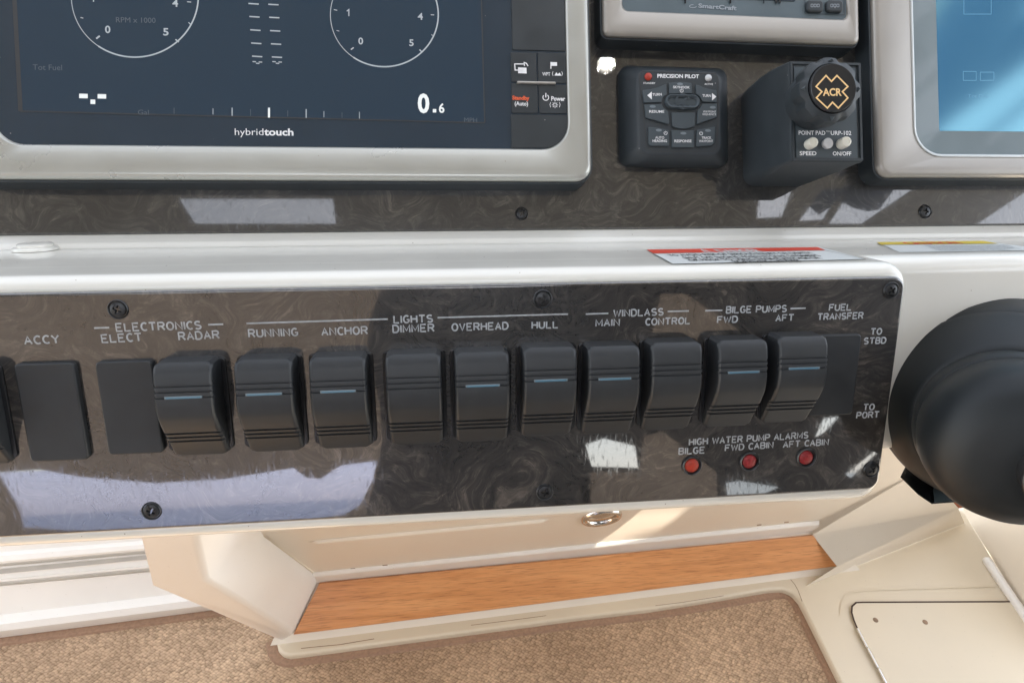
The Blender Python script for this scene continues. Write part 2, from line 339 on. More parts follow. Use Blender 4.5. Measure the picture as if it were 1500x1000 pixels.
# text from the built-in typeface, turned into meshes
_tc = {}
def glyphs(body, bold):
    if (body, bold) in _tc: return _tc[(body, bold)]
    cu = bpy.data.curves.new('t', 'FONT'); cu.body = body; cu.size = 1; cu.offset = bold; cu.resolution_u = 3
    o = bpy.data.objects.new('t', cu); COL.objects.link(o)
    me = bpy.data.meshes.new_from_object(o.evaluated_get(bpy.context.evaluated_depsgraph_get()))
    v = [x.co.to_2d() for x in me.vertices]; f = [tuple(p.vertices) for p in me.polygons]
    bpy.data.objects.remove(o); bpy.data.curves.remove(cu); bpy.data.meshes.remove(me)
    x0 = min(p.x for p in v); x1 = max(p.x for p in v)
    _tc[(body, bold)] = (v, f, x0, x1); return v, f, x0, x1
def text(pl, body, x0, y0, x1, y1, hp, m, parent, h=0.0, bold=0.012, mb=None, name='lettering'):
    v, f, a, b = glyphs(body, bold)
    A = pl.loc(x0, y0, h); B = pl.loc(x1, y1, h); T = (pl.loc(x0, y0 - hp, h) - A).length / .73
    d = (B - A); L = d.length; d.normalize(); n = Vector((-d.y, d.x))
    pts = [(*(A + d * ((p.x - a) / (b - a) * L) + n * (p.y * T)), h) for p in v]
    if mb is not None: mb.add(pts, f); return mb
    return MB().add(pts, f).build(name, m, parent, smooth=0)

# rounded-stroke engraving letters (own drawing, 4 wide x 6 high)
def arc(cx, cy, rx, ry, a0, a1, n=8): return [(cx + rx * math.cos(R(a0 + (a1 - a0) * k / n)), cy + ry * math.sin(R(a0 + (a1 - a0) * k / n))) for k in range(n + 1)]
G = {
 'A': [[(0, 0), (2, 6), (4, 0)], [(.75, 2.1), (3.25, 2.1)]],
 'B': [[(0, 0), (0, 6), (2.4, 6)] + arc(2.4, 4.6, 1.3, 1.4, 90, -90, 6) + [(0, 3.2)], [(2.4, 3.2)] + arc(2.5, 1.6, 1.4, 1.6, 90, -90, 6) + [(0, 0)]],
 'C': [arc(2.1, 3, 2.05, 3, 48, 312, 14)], 'D': [[(0, 0), (0, 6), (1.9, 6)] + arc(1.9, 3, 2.1, 3, 90, -90, 10) + [(0, 0)]],
 'E': [[(3.7, 6), (0, 6), (0, 0), (3.8, 0)], [(0, 3.1), (3, 3.1)]], 'F': [[(3.8, 6), (0, 6), (0, 0)], [(0, 3.1), (3, 3.1)]],
 'G': [arc(2.1, 3, 2.05, 3, 48, 330, 14) + [(3.95, 2.7), (2.3, 2.7)]], 'H': [[(0, 0), (0, 6)], [(4, 0), (4, 6)], [(0, 3.1), (4, 3.1)]],
 'I': [[(0, 0), (0, 6)]], 'L': [[(0, 6), (0, 0), (3.6, 0)]], 'M': [[(0, 0), (0, 6), (2.3, 1.2), (4.6, 6), (4.6, 0)]],
 'N': [[(0, 0), (0, 6), (4, 0), (4, 6)]], 'O': [arc(2.1, 3, 2.1, 3, 90, 450, 18)],
 'P': [[(0, 0), (0, 6), (2.4, 6)] + arc(2.4, 4.4, 1.5, 1.6, 90, -90, 6) + [(0, 2.8)]],
 'R': [[(0, 0), (0, 6), (2.4, 6)] + arc(2.4, 4.5, 1.45, 1.5, 90, -90, 6) + [(0, 3)], [(2.1, 3), (4, 0)]],
 'S': [arc(2, 4.5, 1.8, 1.5, 35, 270, 8) + arc(2, 1.5, 1.9, 1.5, 90, -145, 8)], 'T': [[(0, 6), (4.2, 6)], [(2.1, 6), (2.1, 0)]],
 'U': [[(0, 6), (0, 2)] + arc(2, 2, 2, 2, 180, 360, 8) + [(4, 6)]], 'V': [[(0, 6), (2, 0), (4, 6)]],
 'W': [[(0, 6), (1.4, 0), (2.8, 5), (4.2, 0), (5.6, 6)]], 'X': [[(0, 0), (4, 6)], [(0, 6), (4, 0)]], 'Y': [[(0, 6), (2, 3), (4, 6)], [(2, 3), (2, 0)]]}
def engrave(pl, body, x0, y0, x1, y1, hp, parent, lines=None, h=.003, r=.00038, m='engrave'):
    """letters (or straight rules) as thin raised tubes of paint in the engraved grooves"""
    cu = bpy.data.curves.new('e', 'CURVE'); cu.dimensions = '3D'; cu.bevel_depth = r; cu.bevel_resolution = 1; cu.use_fill_caps = True
    def sp(P):
        s = cu.splines.new('POLY'); s.points.add(len(P) - 1)
        for q, p in zip(s.points, P): q.co = (p[0], p[1], 0, 1)
    if lines:
        for l in lines: sp([pl.loc(*p, h) for p in l])
    else:
        A = pl.loc(x0, y0, h); B = pl.loc(x1, y1, h); T = (pl.loc(x0, y0 - hp, h) - A).length / 6
        x = 0; S_ = []
        for c in body:
            if c == ' ': x += 3.2; continue
            wd = max(p[0] for s in G[c] for p in s)
            S_ += [[(x + p[0], p[1]) for p in s] for s in G[c]]; x += wd + 1.7
        tw = x - 1.7; d = (B - A); L = d.length; d.normalize(); n = Vector((-d.y, d.x))
        for s in S_: sp([A + d * (p[0] / tw * L) + n * (p[1] * T) for p in s])
    o = bpy.data.objects.new('e', cu); COL.objects.link(o)
    me = bpy.data.meshes.new_from_object(o.evaluated_get(bpy.context.evaluated_depsgraph_get()))
    v = [(p.co.x, p.co.y, h + p.co.z * .45) for p in me.vertices]; f = [tuple(p.vertices) for p in me.polygons]
    bpy.data.objects.remove(o); bpy.data.curves.remove(cu); bpy.data.meshes.remove(me)
    return MB().add(v, f).build('lettering' if not lines else 'engraved_rule', m, parent, smooth=60)

def screw(pl, px, py, rp, h, parent, turn=0.3, cup=True):
    c = pl.loc(px, py, h); r = abs((pl.loc(px + rp, py, h) - c).x)
    if cup:
        MB().lathe([(r * 1.0, -.0002), (r * 1.0, .0004), (r * .93, .0008), (r * .84, .0003), (r * .84, -.0002)], 28, (c.x, c.y, h)).build('screw_cup', 'screw', parent)
    R0 = r * .80; N, K = 48, 14; L = []
    for k in range(K, -1, -1):
        q = R0 * k / K + 1e-6; l = []
        for i in range(N):
            a = 2 * PI * i / N; x, y = q * math.cos(a), q * math.sin(a)
            xr, yr = x * math.cos(turn) - y * math.sin(turn), x * math.sin(turn) + y * math.cos(turn)
            z = .0011 * (1 - .55 * (q / R0) ** 2.2) if k < K else 0.0
            if (abs(xr) < R0 * .13 and abs(yr) < R0 * .56) or (abs(yr) < R0 * .13 and abs(xr) < R0 * .56): z -= .0011
            l.append((c.x + x, c.y + y, h + z))
        L.append(l)
    return MB().loft(L, False, True).build('screw', 'screw', parent, smooth=50)

# ================================================================== unseen boat surroundings, mostly shaped for reflections and sun patches
def refl_on(pl, px, py, axis, val):
    """where the mirror ray of a panel point meets the plane axis = val"""
    d = ray(px, py).normalized(); r = d - 2 * d.dot(pl.N) * pl.N; p = pl.hit(px, py); return p + r * ((val - p[axis]) / r[axis])
def sheet(name, outer, holes, to3, thick, m, parent=None):
    """flat panel with openings: outer/holes are 2-D outlines, to3 lifts them into the world"""
    cu = bpy.data.curves.new('s', 'CURVE'); cu.dimensions = '2D'; cu.fill_mode = 'BOTH'; cu.extrude = thick / 2
    for P_ in [outer] + holes:
        s = cu.splines.new('POLY'); s.points.add(len(P_) - 1); s.use_cyclic_u = True
        for q_, p in zip(s.points, P_): q_.co = (p[0], p[1], 0, 1)
    o = bpy.data.objects.new('s', cu); COL.objects.link(o)
    me = bpy.data.meshes.new_from_object(o.evaluated_get(bpy.context.evaluated_depsgraph_get()))
    v = [to3(p.co.x, p.co.y, p.co.z) for p in me.vertices]; f = [tuple(p.vertices) for p in me.polygons]
    bpy.data.objects.remove(o); bpy.data.curves.remove(cu); bpy.data.meshes.remove(me)
    return MB().add(v, f).build(name, m, parent, smooth=0)
ZF = CAM.z - 1.02                                         # cockpit floor
Zp = Vector((0, 0, 1))
FL = Plane((0, 0, ZF), X, (0, 1, 0))                     # floor, N = up
def fpt(px, py, z): return FL.hit(px, py, z)
# board: bottom edge close above the floor, rising towards the front
hb = .03
b1, b2 = fpt(430, 928, hb), fpt(1226, 828, hb)
bd = (b2 - b1).normalized(); bn = Vector((-bd.y, bd.x, 0))          # horizontal, away from the viewer
TB = R(52); up = bn * math.cos(TB) + Zp * math.sin(TB)
BP = Plane(b1, bd, up)
w1, w2 = BP.hit(452, 846), BP.hit(1192, 770)
wd_ = (w2 - w1).normalized(); LN = R(17); wup = -bn * math.sin(LN) + Zp * math.cos(LN)
BW = Plane(w1, wd_, wup)
RZ = 1.0
bwh = []
for x_, y_ in ((850, 790), (914, 744), (1012, 739), (972, 774), (905, 792), (850, 800)):
    p = BW.hit(x_, y_); p = p + SUN_DIR * ((RZ - p.z) / SUN_DIR.z); bwh.append((p.x, p.y))
print('bwh', bwh)
circ = lambda x, y, r: [(x + r * math.cos(R(a)), y + r * math.sin(R(a))) for a in range(0, 360, 20)]
g_ = P2.hit(888, 95); g_ = g_ + SUN_DIR * ((RZ - g_.z) / SUN_DIR.z)  # pinhole added to throw the small sun glint
slot = lambda *pp: [tuple(refl_on(P2, x, y, 2, RZ)[:2]) for x, y in pp]
top = thing('shading_canvas', 'added unseen grey canvas over the helm, openings shaped for sun and sky patches', 'canopy')  # unseen canvas; openings cut where sun and sky patches should land
sheet('canvas', [(-1.6, -2.05), (1.7, -2.05), (1.7, -.56), (.95, -.56), (.95, -.06), (-1.6, -.06)],
      [[(-.95, -1.60), (.30, -1.60), (.30, -.92), (-.95, -.92)], circ(g_.x, g_.y, .0021), bwh, slot((262, 291), (488, 291), (492, 328), (286, 328)), slot((1113, 282), (1160, 278), (1145, 318), (1108, 320)),  # large opening added so sun bounces off the floor
       slot((1205, 276), (1232, 276), (1205, 322), (1170, 324)), slot((1248, 276), (1345, 272), (1262, 328), (1214, 328)), slot((1425, 332), (1500, 282), (1545, 282), (1545, 332))], lambda x, y, z: Vector((x, y, RZ + z)), .002, 'canvas', top)
for pa, pb, rt in (((1377, 98), (1448, -8), .075), ((1377, 152), (1500, 60), .045), ((1440, 200), (1500, 150), .012)):
    a, b = refl_on(P2, *pa, 2, RZ + .04), refl_on(P2, *pb, 2, RZ + .04); d = (b - a).normalized(); a = a - d * .35; b = b + d * .5; MB().lathe([(rt, 0), (rt, (b - a).length)], 12, fr=frame(b - a, None, a)).build('frame_tube', 'tube_dark', top)
plate = thing('sun_blockers', 'unseen white plates added above the canvas to block the sun', 'sun_plate')  # unseen plates added only to block sun through the canvas openings
MB().box(1.0, 1.62, -1.20, -.96, 1.80, 1.83, .01).build('sun_plate', 'white', plate)
AY = -2.0
w = lambda px, py: refl_on(P1, px, py, 1, AY)
def wp(pp): return [(w(x, y).x, w(x, y).z) for x, y in pp]
aft = thing('reflection_curtain', 'added unseen beige canvas behind the helm, openings shaped for reflected patches', 'curtain')  # unseen canvas; openings and flaps shaped to reflect as patches on the panel
xl, xm, xr = w(-400, 600).x, w(548, 690).x, w(842, 690).x
zt = w(270, 688).z; zb = w(270, 790).z
sheet('reflection_panel', [(-3.0, zb - .02), (-.06, zb - .02), (-.06, 1.0), (-3.0, 1.0)], [wp([(-2, 690), (60, 686), (120, 697), (230, 706), (330, 700), (430, 684), (450, 698), (470, 700), (500, 680), (552, 674), (547, 700), (528, 738), (505, 752), (400, 768), (250, 776), (100, 775), (36, 770), (30, 742)])], lambda x, y, z: Vector((x, AY + z, y)), .004, 'canvas_warm', aft)
sheet('reflection_panel', [(.28, -.35), (3.6, -.35), (3.6, 1.0), (.28, 1.0)],
      [wp([(857, 650), (884, 641), (930, 652), (934, 684), (866, 682)]), wp([(1062, 706), (1082, 703), (1140, 712), (1118, 722), (1064, 724)]), wp([(1205, 612), (1228, 609), (1206, 632), (1192, 640)]), wp([(1236, 694), (1285, 655), (1285, 660), (1245, 699)])], lambda x, y, z: Vector((x, AY + z, y)), .004, 'canvas_dark', aft)
MB().loft([[Vector((x, AY + dy, z)) for x, z in wp([(946, 505), (962, 436), (998, 436), (1092, 500), (1060, 520)])] for dy in (.03, .05)], True, True).build('reflection_flap', 'canvas_warm', aft, smooth=0)
MB().loft([[Vector((x, AY + dy, z)) for x, z in wp([(862, 690), (932, 690), (938, 640), (962, 632), (1040, 690), (1042, 740), (860, 760)])] for dy in (.03, .05)], True, True).build('reflection_flap', 'canvas_warm', aft, smooth=0)
for hx in (wp([(-2, 690), (552, 674), (552, 776), (-2, 776)]),):
    MB().loft([[Vector((x, AY - .01 + dy, z)) for x, z in hx] for dy in (0, .0006)], True, True).build('reflection_tint_pane', 'vinyl', aft, smooth=0)  # violet pane added to tint the reflected patch
sil_obj = thing('reflected_silhouette', 'dark silhouette added behind the camera in place of the person reflected there', 'stand_in')  # added in place of the person holding the camera, shaped for the reflection
SY = -1.0
sil = [refl_on(P1, x, y, 1, SY) for x, y in ((500, 800), (536, 750), (552, 690), (560, 640), (556, 590), (545, 540), (538, 500), (541, 470), (549, 446), (556, 425), (600, 405), (760, 400), (850, 425), (862, 470), (856, 560), (846, 640), (842, 700), (850, 800))]
sil = [(p.x, p.z) for p in sil]; sil = [(sil[0][0] - .02, -.9)] + sil + [(sil[-1][0] + .02, -.9)]
MB().loft([[(x, SY - dy, z) for x, z in sil] for dy in (0, .10)], True, True).build('silhouette_slab', 'silhouette_dark', sil_obj, smooth=30, bevel=.008)
bench = thing('aft_bench', 'brown upholstered bench across the stern', 'bench')
MB().box(-3, 3, -2.4, -1.95, -.9, zb - .03, .02).build('cushion', 'seat_brown', bench)
MB().box(-.42, .03, -1.16, -.97, 1.80, 1.83, .01).build('sun_plate', 'white', plate)  # further added sun blockers above canvas openings
MB().box(1.10, 1.72, -.95, -.40, 1.80, 1.83, .01).build('sun_plate', 'white', plate)
sea = MB().quad(*[(x, y, -3.2) for x, y in ((-1500, -1500), (1500, -1500), (1500, 1500), (-1500, 1500))]).build('sea', 'sea', None, smooth=0); struct(sea)

# ================================================================== console moulding
def sec(px, py, h):                                       # section point (w, h) in the switch-panel frame
    return Vector((P1.loc(px, py, h).y, h))
Pa = sec(750, 391, -.008)
q = CAM + ray(750, 357) * .393 - P1.O; Pb = Vector((q.dot(P1.W), q.dot(P1.N)))
q = CAM + ray(750, 337) * .402 - P1.O; Pc = Vector((q.dot(P1.W), q.dot(P1.N)))
dL = (Pb - Pa).normalized(); nL = Vector((dL.y, -dL.x));
if nL.x < 0: nL = -nL                                     # ledge normal (up)
def sec3(p, u): return P1.O + P1.U * u + P1.W * p.x + P1.N * p.y
def arc2(c, r, a0, a1, n=8): return [c + Vector((math.cos(R(a0 + (a1 - a0) * k / n)), math.sin(R(a0 + (a1 - a0) * k / n)))) * r for k in range(n + 1)]
def fillet(P, radii, n=6):
    out = [P[0]]
    for i in range(1, len(P) - 1):
        r = radii[i]
        if r <= 0: out.append(P[i]); continue
        a = (P[i - 1] - P[i]).normalized(); b = (P[i + 1] - P[i]).normalized(); ang = a.angle(b); t = r / math.tan(ang / 2)
        t = min(t, (P[i - 1] - P[i]).length * .49, (P[i + 1] - P[i]).length * .49)
        A, B = P[i] + a * t, P[i] + b * t
        for k in range(n + 1):
            s = k / n; out.append(A * (1 - s) ** 2 + P[i] * 2 * s * (1 - s) + B * s * s)
    return out + [P[-1]]
H_R = -.020                                               # front of the moulding beside the pod
La = Pa + dL * ((H_R - Pa.y) / dL.y)
prof = [Pc + Vector((.02, -.012)), Pc, Pb + (Pc - Pb) * .42 + Vector((0, .0016)), Pb, La, Vector((P1.loc(1312, 668, H_R).y, H_R - .003)), Vector((P1.loc(1312, 668, H_R).y + .006, -.14))]
prof = fillet(prof, [0, .0015, .004, .004, .010, .012, 0])
console = thing('helm_console', 'white moulded gelcoat dashboard with a ledge between its two burl panels', 'dashboard', P1.M)
def extr(mb, pr, u0, u1, n=1):
    return mb.loft([[(u0 + (u1 - u0) * k / n, p.x, p.y) for p in pr] for k in range(n + 1)], closed=False)
extr(MB(), prof, -.62, .36).build('dash_shell', 'white', console, smooth=50)
# raised pod that carries the switch panel
ptl = P1.loc(-260, 434, 0); ptr = P1.loc(1322, 404, 0); pbr = P1.loc(1292, 712, 0)
pt = ptr.y + .0006; pb_ = pbr.y - .0002; pr_ = ptr.x + .0012; pl_ = -.40
tilt = dL.x / -dL.y
L = []
for h, ins in ((-.10, 0), (-.05, 0), (-.012, 0)) : L.append([(x, y + (-h) * tilt + 0, h) for x, y in rr(pl_, pb_ - .0086, pr_ + .004, pt + .0055, .012, 6)])
for k in range(6):
    a = k / 5 * PI / 2; i = .0062 * (1 - math.cos(a)); h = -.0062 - .0058 * 0 + (-.0 + .0062 * math.sin(a)) - .0008
    L.append([(x, y + (-h) * tilt, h) for x, y in rr(pl_ + i, pb_ - .0086 + i, pr_ + .004 - i, pt + .0055 - i, .012 - i * .7, 6)])
MB().loft(L, False, True).build('switch_pod', 'white', console, smooth=60)

# ================================================================== burl panels
panel = thing('switch_panel', 'glossy dark burl switch panel with engraved captions, across the middle of the dashboard', 'panel', P1.M)
mb = MB(); x0, x1, y0, y1 = pl_ + .004, ptr.x, pbr.y, ptr.y
L = [[(x, y, .0) for x, y in rr(x0, y0, x1, y1, .006, 6)], [(x, y, .0018) for x, y in rr(x0, y0, x1, y1, .006, 6)]]
for k in range(1, 4):
    a = k / 3 * PI / 2; i = .0014 * (1 - math.cos(a)); L.append([(x, y, .0018 + .0012 * math.sin(a)) for x, y in rr(x0 + i, y0 + i, x1 - i, y1 - i, .006 - i, 6)])
mb.loft(L, True, True).build('burl_plate', 'burl', panel, smooth=50)
for px, py, r, t in ((173, 453, 15.5, .4), (795, 438, 14, .35), (1305, 425, 11.5, 1.0), (222, 748, 15, .5), (798, 720, 12.5, .2), (1276, 687, 11.5, .8)):
    screw(P1, px, py, r, .003, panel, t)
CAP = [('ACCY', 37, 504, 87, 502, 12), ('ELECTRONICS', 171, 485, 294.6, 481.5, 12), ('ELECT', 150, 501.5, 208, 499, 12), ('RADAR', 262.7, 498, 321, 495.3, 12),
 ('RUNNING', 365, 493.6, 436, 491.5, 11.7), ('ANCHOR', 472, 491, 538, 488.8, 11.6), ('LIGHTS', 577.4, 473, 633.4, 471.6, 11.2), ('DIMMER', 576, 487, 635.6, 485, 11.4),
 ('OVERHEAD', 662.5, 484.3, 744, 482, 11), ('HULL', 779.5, 481, 817, 480, 10.5), ('WINDLASS', 899, 463.5, 971, 461.3, 10.3), ('MAIN', 873, 477.7, 907, 476.6, 10.3),
 ('CONTROL', 946, 476, 1010, 474, 10), ('BILGE PUMPS', 1064, 458.4, 1151.4, 456.4, 10), ('FWD', 1051, 472.6, 1079.7, 471.8, 9.5), ('AFT', 1136.5, 470.2, 1162, 469.3, 9.5),
 ('FUEL', 1214.7, 454.8, 1246, 454, 9.4), ('TRANSFER', 1197.8, 468.4, 1263.6, 466.2, 9.4), ('TO', 1275.5, 489.8, 1290.8, 489.3, 9), ('STBD', 1265.4, 503.5, 1297, 502.4, 9),
 ('TO', 1264.6, 600.3, 1280, 599.8, 9), ('PORT', 1254.8, 612.2, 1286.8, 610.8, 9), ('HIGH WATER PUMP ALARMS', 1009.8, 651.5, 1183, 641, 9.4), ('BILGE', 994.5, 665, 1031.5, 663, 9.4),
 ('FWD CABIN', 1062.4, 660, 1132, 655.3, 9.2), ('AFT CABIN', 1147.5, 655, 1213, 651, 9)]
for c in CAP: engrave(P1, *c[:5], c[5] * .91, panel)
for a, b in (((138, 480.5), (160, 479.8)), ((305, 475.6), (327, 474.8)), ((361, 473.8), (568, 467.3)), ((641, 465.3), (832, 460)),
   ((858, 460), (891, 459)), ((978, 456.2), (1009, 455.4)), ((1033, 455.2), (1058, 454.5)), ((1158, 452), (1180, 451.3))): engrave(P1, '', 0, 0, 0, 0, 0, panel, lines=[[a, b]])
for px, py, lit in ((1013, 681, 1), (1097, 675, 0), (1180, 669.5, 0)):
    c = P1.loc(px, py, .003); r = (P1.loc(px + 14.3, py, .003) - c).x
    o = MB().lathe([(r, 0), (r, .0010), (r * .93, .0014), (r * .84, .0012), (r * .78, .0004), (r * .76, .0002)], 36, (c.x, c.y, .003), False, False).build('indicator_lamp', 'screw', panel)
    MB().lathe([(r * .70, .0), (r * .67, .0006), (r * .45, .0011), (r * .2, .0013), (.00001, .00135)], 28, (c.x, c.y, .0032), False, True).build('lens', 'red_lit' if lit else 'red', o, smooth=70)

upper = thing('instrument_panel', 'dark burl instrument panel behind the displays, at the top of the dashboard', 'panel', P2.M)
mb = MB(); b_ = P2.loc(750, 337, 0).y
L = [[(-.55, b_, -.003), (-.55, b_, -.0012), (-.55, b_ + .0010, 0), (-.55, .32, 0), (-.55, .32, -.003)], [(.60, b_, -.003), (.60, b_, -.0012), (.60, b_ + .0010, 0), (.60, .32, 0), (.60, .32, -.003)]]
mb.loft(L, True, True).build('burl_plate', 'burl2', upper, smooth=0)
for px, py, t in ((764, 313, .5), (1355, 310, .2)): screw(P2, px, py, 9.5, 0, upper, t)

# ================================================================== rocker switches
RW, RT, RB = .0242, .0228, -.0236
def rocker_profile():
    K = [(0, .0132), (.03, .0158), (.10, .0170), (.25, .0181), (.40, .0187), (.52, .0180), (.64, .0153), (.76, .0117), (.88, .0080), (1.0, .0046)]
    def h(t):
        for (a, x), (b, y) in zip(K, K[1:]):
            if t <= b:
                s = (t - a) / (b - a); return x + (y - x) * s
        return K[-1][1]
    ts = [k / 40 for k in range(41)]; out = [(t, 0) for t in ts]
    for g in (.205, .258, .312, .705, .757, .809):
        out = [p for p in out if abs(p[0] - g) > .013]
        out += [(g - .012, 0), (g - .008, 1), (g + .008, 1), (g + .012, 0)]
    out.sort()
    sm = lambda t: (h(max(0, t - .04)) + 2 * h(t) + h(min(1, t + .04))) / 4
    return [(t, sm(t) - (.0008 if n else 0)) for t, n in out], sm
def make_switch(label, lens=True, group='rocker switches in the dark switch panel'):
    t = thing('rocker_switch', label, 'switch', P1.M, group)
    MB().rbox(-.0145, .0145, -.0216, .0222, .0028, .0042, .0022, .0006).build('mounting_plate', 'plastic_gloss', t)
    pr, hh = rocker_profile(); L = []
    for tt, h in pr:
        y = RT + (RB - RT) * tt
        e = min(tt, 1 - tt) * (RT - RB); cr = .0022; ins = cr - math.sqrt(max(0, cr * cr - (cr - min(e, cr)) ** 2)) if e < cr else 0
        hw = RW / 2 - ins * .9; r = .0016
        f = lambda a: r * (1 - math.cos(R(a)))
        prof = [(-hw - .0004, .003), (-hw - .0002, h - r)] + [(-hw + f(a), h - r + r * math.sin(R(a))) for a in (30, 60, 90)]
        L.append([(x, y, z) for x, z in prof] + [(-x, y, z) for x, z in reversed(prof)])
    rk = MB().loft(L, True, True).build('rocker', 'plastic', t, smooth=28)
    if lens:
        y = RT + (RB - RT) * .316; h = hh(.312) - .0001
        MB().rbox(-.0078, .0078, y - .00085, y + .00085, h - .0012, h + .00010, .0004, .0002).build('lens_frame', 'lens_rim', rk)
        MB().rbox(-.0072, .0072, y - .00045, y + .00045, h - .0006, h + .0002, .0003, .0002).build('lens', 'lens', rk)
    return t
def copy_tree(o, parent=None):
    c = o.copy(); COL.objects.link(c)
    if parent: c.parent = parent
    for ch in [x for x in o.children]: copy_tree(ch, c)
    return c
proto = make_switch('black rocker switch with blue lens below the word RADAR')
plain = make_switch('plain black rocker switch without a lens below the word DIMMER', lens=False)
SW = [(268, 580, 527, 664, 1, 'black rocker switch with blue lens below the word RADAR'), (386, 573, 520, 661, 1, 'black rocker switch with blue lens below the word RUNNING'),
      (495, 570, 518, 655, 1, 'black rocker switch with blue lens below the word ANCHOR'), (606, 562, 512, 651, 0, 'plain black rocker switch without a lens below the word DIMMER'),
      (707, 551, 508, 648, 1, 'black rocker switch with bright blue lens below the word OVERHEAD'), (807, 555, 505, 636, 1, 'black rocker switch with blue lens below the word HULL'),
      (901, 547, 501, 635, 1, 'black rocker switch with blue lens below the word MAIN'), (993, 545, 497, 628, 0, 'plain black rocker switch without a lens below the word CONTROL'),
      (1090, 542, 497, 620, 1, 'black rocker switch with blue lens below the letters FWD'), (1178, 540, 494, 612, 1, 'black rocker switch with blue lens below the letters AFT, beside the blank plate')]
first = {1: proto, 0: plain}; used = {1: 0, 0: 0}
for px, py, yt, yb3, ln, lab in SW:
    u = P1.loc(px, py, .0182).x; v_ = (P1.loc(px, yt, .0145).y + P1.loc(px + (px - 800) * -.05, yb3, .0026).y) / 2
    o = first[ln] if not used[ln] else copy_tree(first[ln])
    used[ln] = 1; o['label'] = lab
    o.matrix_world = P1.M @ Matrix.Translation((u, v_, 0))
    if px == 268: v_first = v_
o = copy_tree(plain); o['label'] = 'dark rocker switch cut off by the left edge of the photo, before the ACCY plate'
o.matrix_world = P1.M @ Matrix.Translation((P1.loc(-78, 590, .0182).x, v_first, 0))
# flat covers over unused holes
def blank(label, x0, y0, x1, y1, h=.006):
    t = thing('blank_cover', label, 'cover', P1.M, 'flat blank covers in the switch panel')
    ym = (y0 + y1) / 2; a = P1.loc(x0, ym, h); b = P1.loc(x1, ym, h); b_1 = P1.loc(x1, y1, h).y; a_1 = P1.loc(x0, y0, h).y
    MB().rbox(a.x, b.x, b_1, a_1, .003, h, .0022, .0009, 5).build('cover_plate', 'plastic', t, smooth=50)
blank('plain flat black cover plate below the word ACCY', 31, 533, 119, 674)
blank('plain flat black cover plate below the word ELECT', 148, 530, 231, 664)
blank('plain flat black cover plate below the words FUEL TRANSFER', 1190, 491, 1256, 607, .005)

# ================================================================== displays
def bezel(pl, x0, y0, x1, y1, ix0, iy0, ix1, iy1, h, ro, ri, m, parent, side='plastic_soft', lip='silver', hin=None, sl=.006, sr=.25):
    """outer rectangle and opening given in plane metres; painted frame over a dark gasket"""
    hin = h - .002 if hin is None else hin
    MB().loft([[(x, y, z) for x, y in rr(x0 - g, y0 - g, x1 + g, y1 + g, ro + g, 8)] for z, g in ((.0, .0012), (h - .0045, .0008), (h - .004, .0))], True, False).build('gasket', side, parent)
    L = []
    for z, i in ((h - .0045, .0004), (h - .003, .0002), (h - .0018, .0006), (h - .0006, .0016), (h, .0036)): L.append([(x, y, z) for x, y in rr(x0 + i, y0 + i, x1 - i, y1 - i, ro - i * .6, 8)])
    # blend from the outer outline to the opening
    A = rr(x0 + .0036, y0 + .0036, x1 - .0036, y1 - .0036, ro - .002, 8); B = rr(ix0 - .0014, iy0 - .0014, ix1 + .0014, iy1 + .0014, ri + .0014, 8)
    for k in (.35, .7, 1):
        zz = h + (hin - h) * k ** 1.6; L.append([(a[0] * (1 - k) + b[0] * k, a[1] * (1 - k) + b[1] * k, zz) for a, b in zip(A, B)])
    for z, i in ((hin - .0003, -.0008), (hin - .0012, 0), (hin - .003, .0004)): L.append([(x, y, z) for x, y in rr(ix0 + i, iy0 + i, ix1 - i, iy1 - i, ri, 8)])
    return MB().loft(L).build('bezel', m, parent, smooth=50)

# ---- left display
D1 = P2.shifted(0, 0, -.006)
d1 = thing('chart_display', 'large display with silver bezel and dark screen of round gauges, at upper left', 'display', D1.M)
hD = .020
ou = D1.loc(869, 265, hD); iu = D1.loc(833, 218, hD - .002); il = D1.loc(-12, 205, hD - .002)
bezel(D1, il.x - .017, ou.y, ou.x, ou.y + .235, il.x, iu.y, iu.x, iu.y + .20, hD, .010, .016, 'silver', d1)
hg = hD - .0036
MB().loft([[(x, y, z) for x, y in rr(il.x - .0005, iu.y - .0005, iu.x + .0005, iu.y + .20, .0165, 8)] for z in (hg - .002, hg)], True, True).build('glass', 'glass', d1)
# key column beside the glass
kb = hg + .0001; ks = D1.loc(744, 150, kb).x
def keyq(x0, y0, x1, y1, r=.0006, m='keypanel', dh=.0007):
    a = D1.loc(x0, y0, kb); b = D1.loc(x1, y1, kb)
    return MB().rbox(a.x, b.x, b.y, a.y, hg - .0005, hg + dh, r, .0002, 3).build('key', m, d1)
keyq(747.5, -70, 828, 75.5); keyq(748, 77.5, 786, 121); keyq(787.5, 77.8, 829.5, 122.5); keyq(749, 123, 787.5, 166.3); keyq(789, 124.5, 830, 167)
a = D1.loc(748.5, 168.5, kb); b = D1.loc(831.5, 217.5, kb); pts = [(a.x, a.y), (a.x, b.y)]
cr = .014; pts += [(b.x - cr + cr * math.sin(R(t)), b.y + cr - cr * math.cos(R(t))) for t in range(0, 91, 10)] + [(b.x, a.y)]
MB().loft([[(x, y, z) for x, y in pts] for z in (hg - .0005, hg + .0007)], True, True).build('key', 'keypanel', d1, smooth=0)
kh = hg + .0009
a = D1.loc(757, 119.6, kh); b = D1.loc(814, 124.2, kh); MB().rbox(a.x, b.x, b.y, a.y, hg, hg + .0022, .0008, .0006).build('trim_bar', 'silver2', d1)
P = lambda pts: [D1.loc(x, y, kh) for x, y in pts]
ic = MB()   # key icons
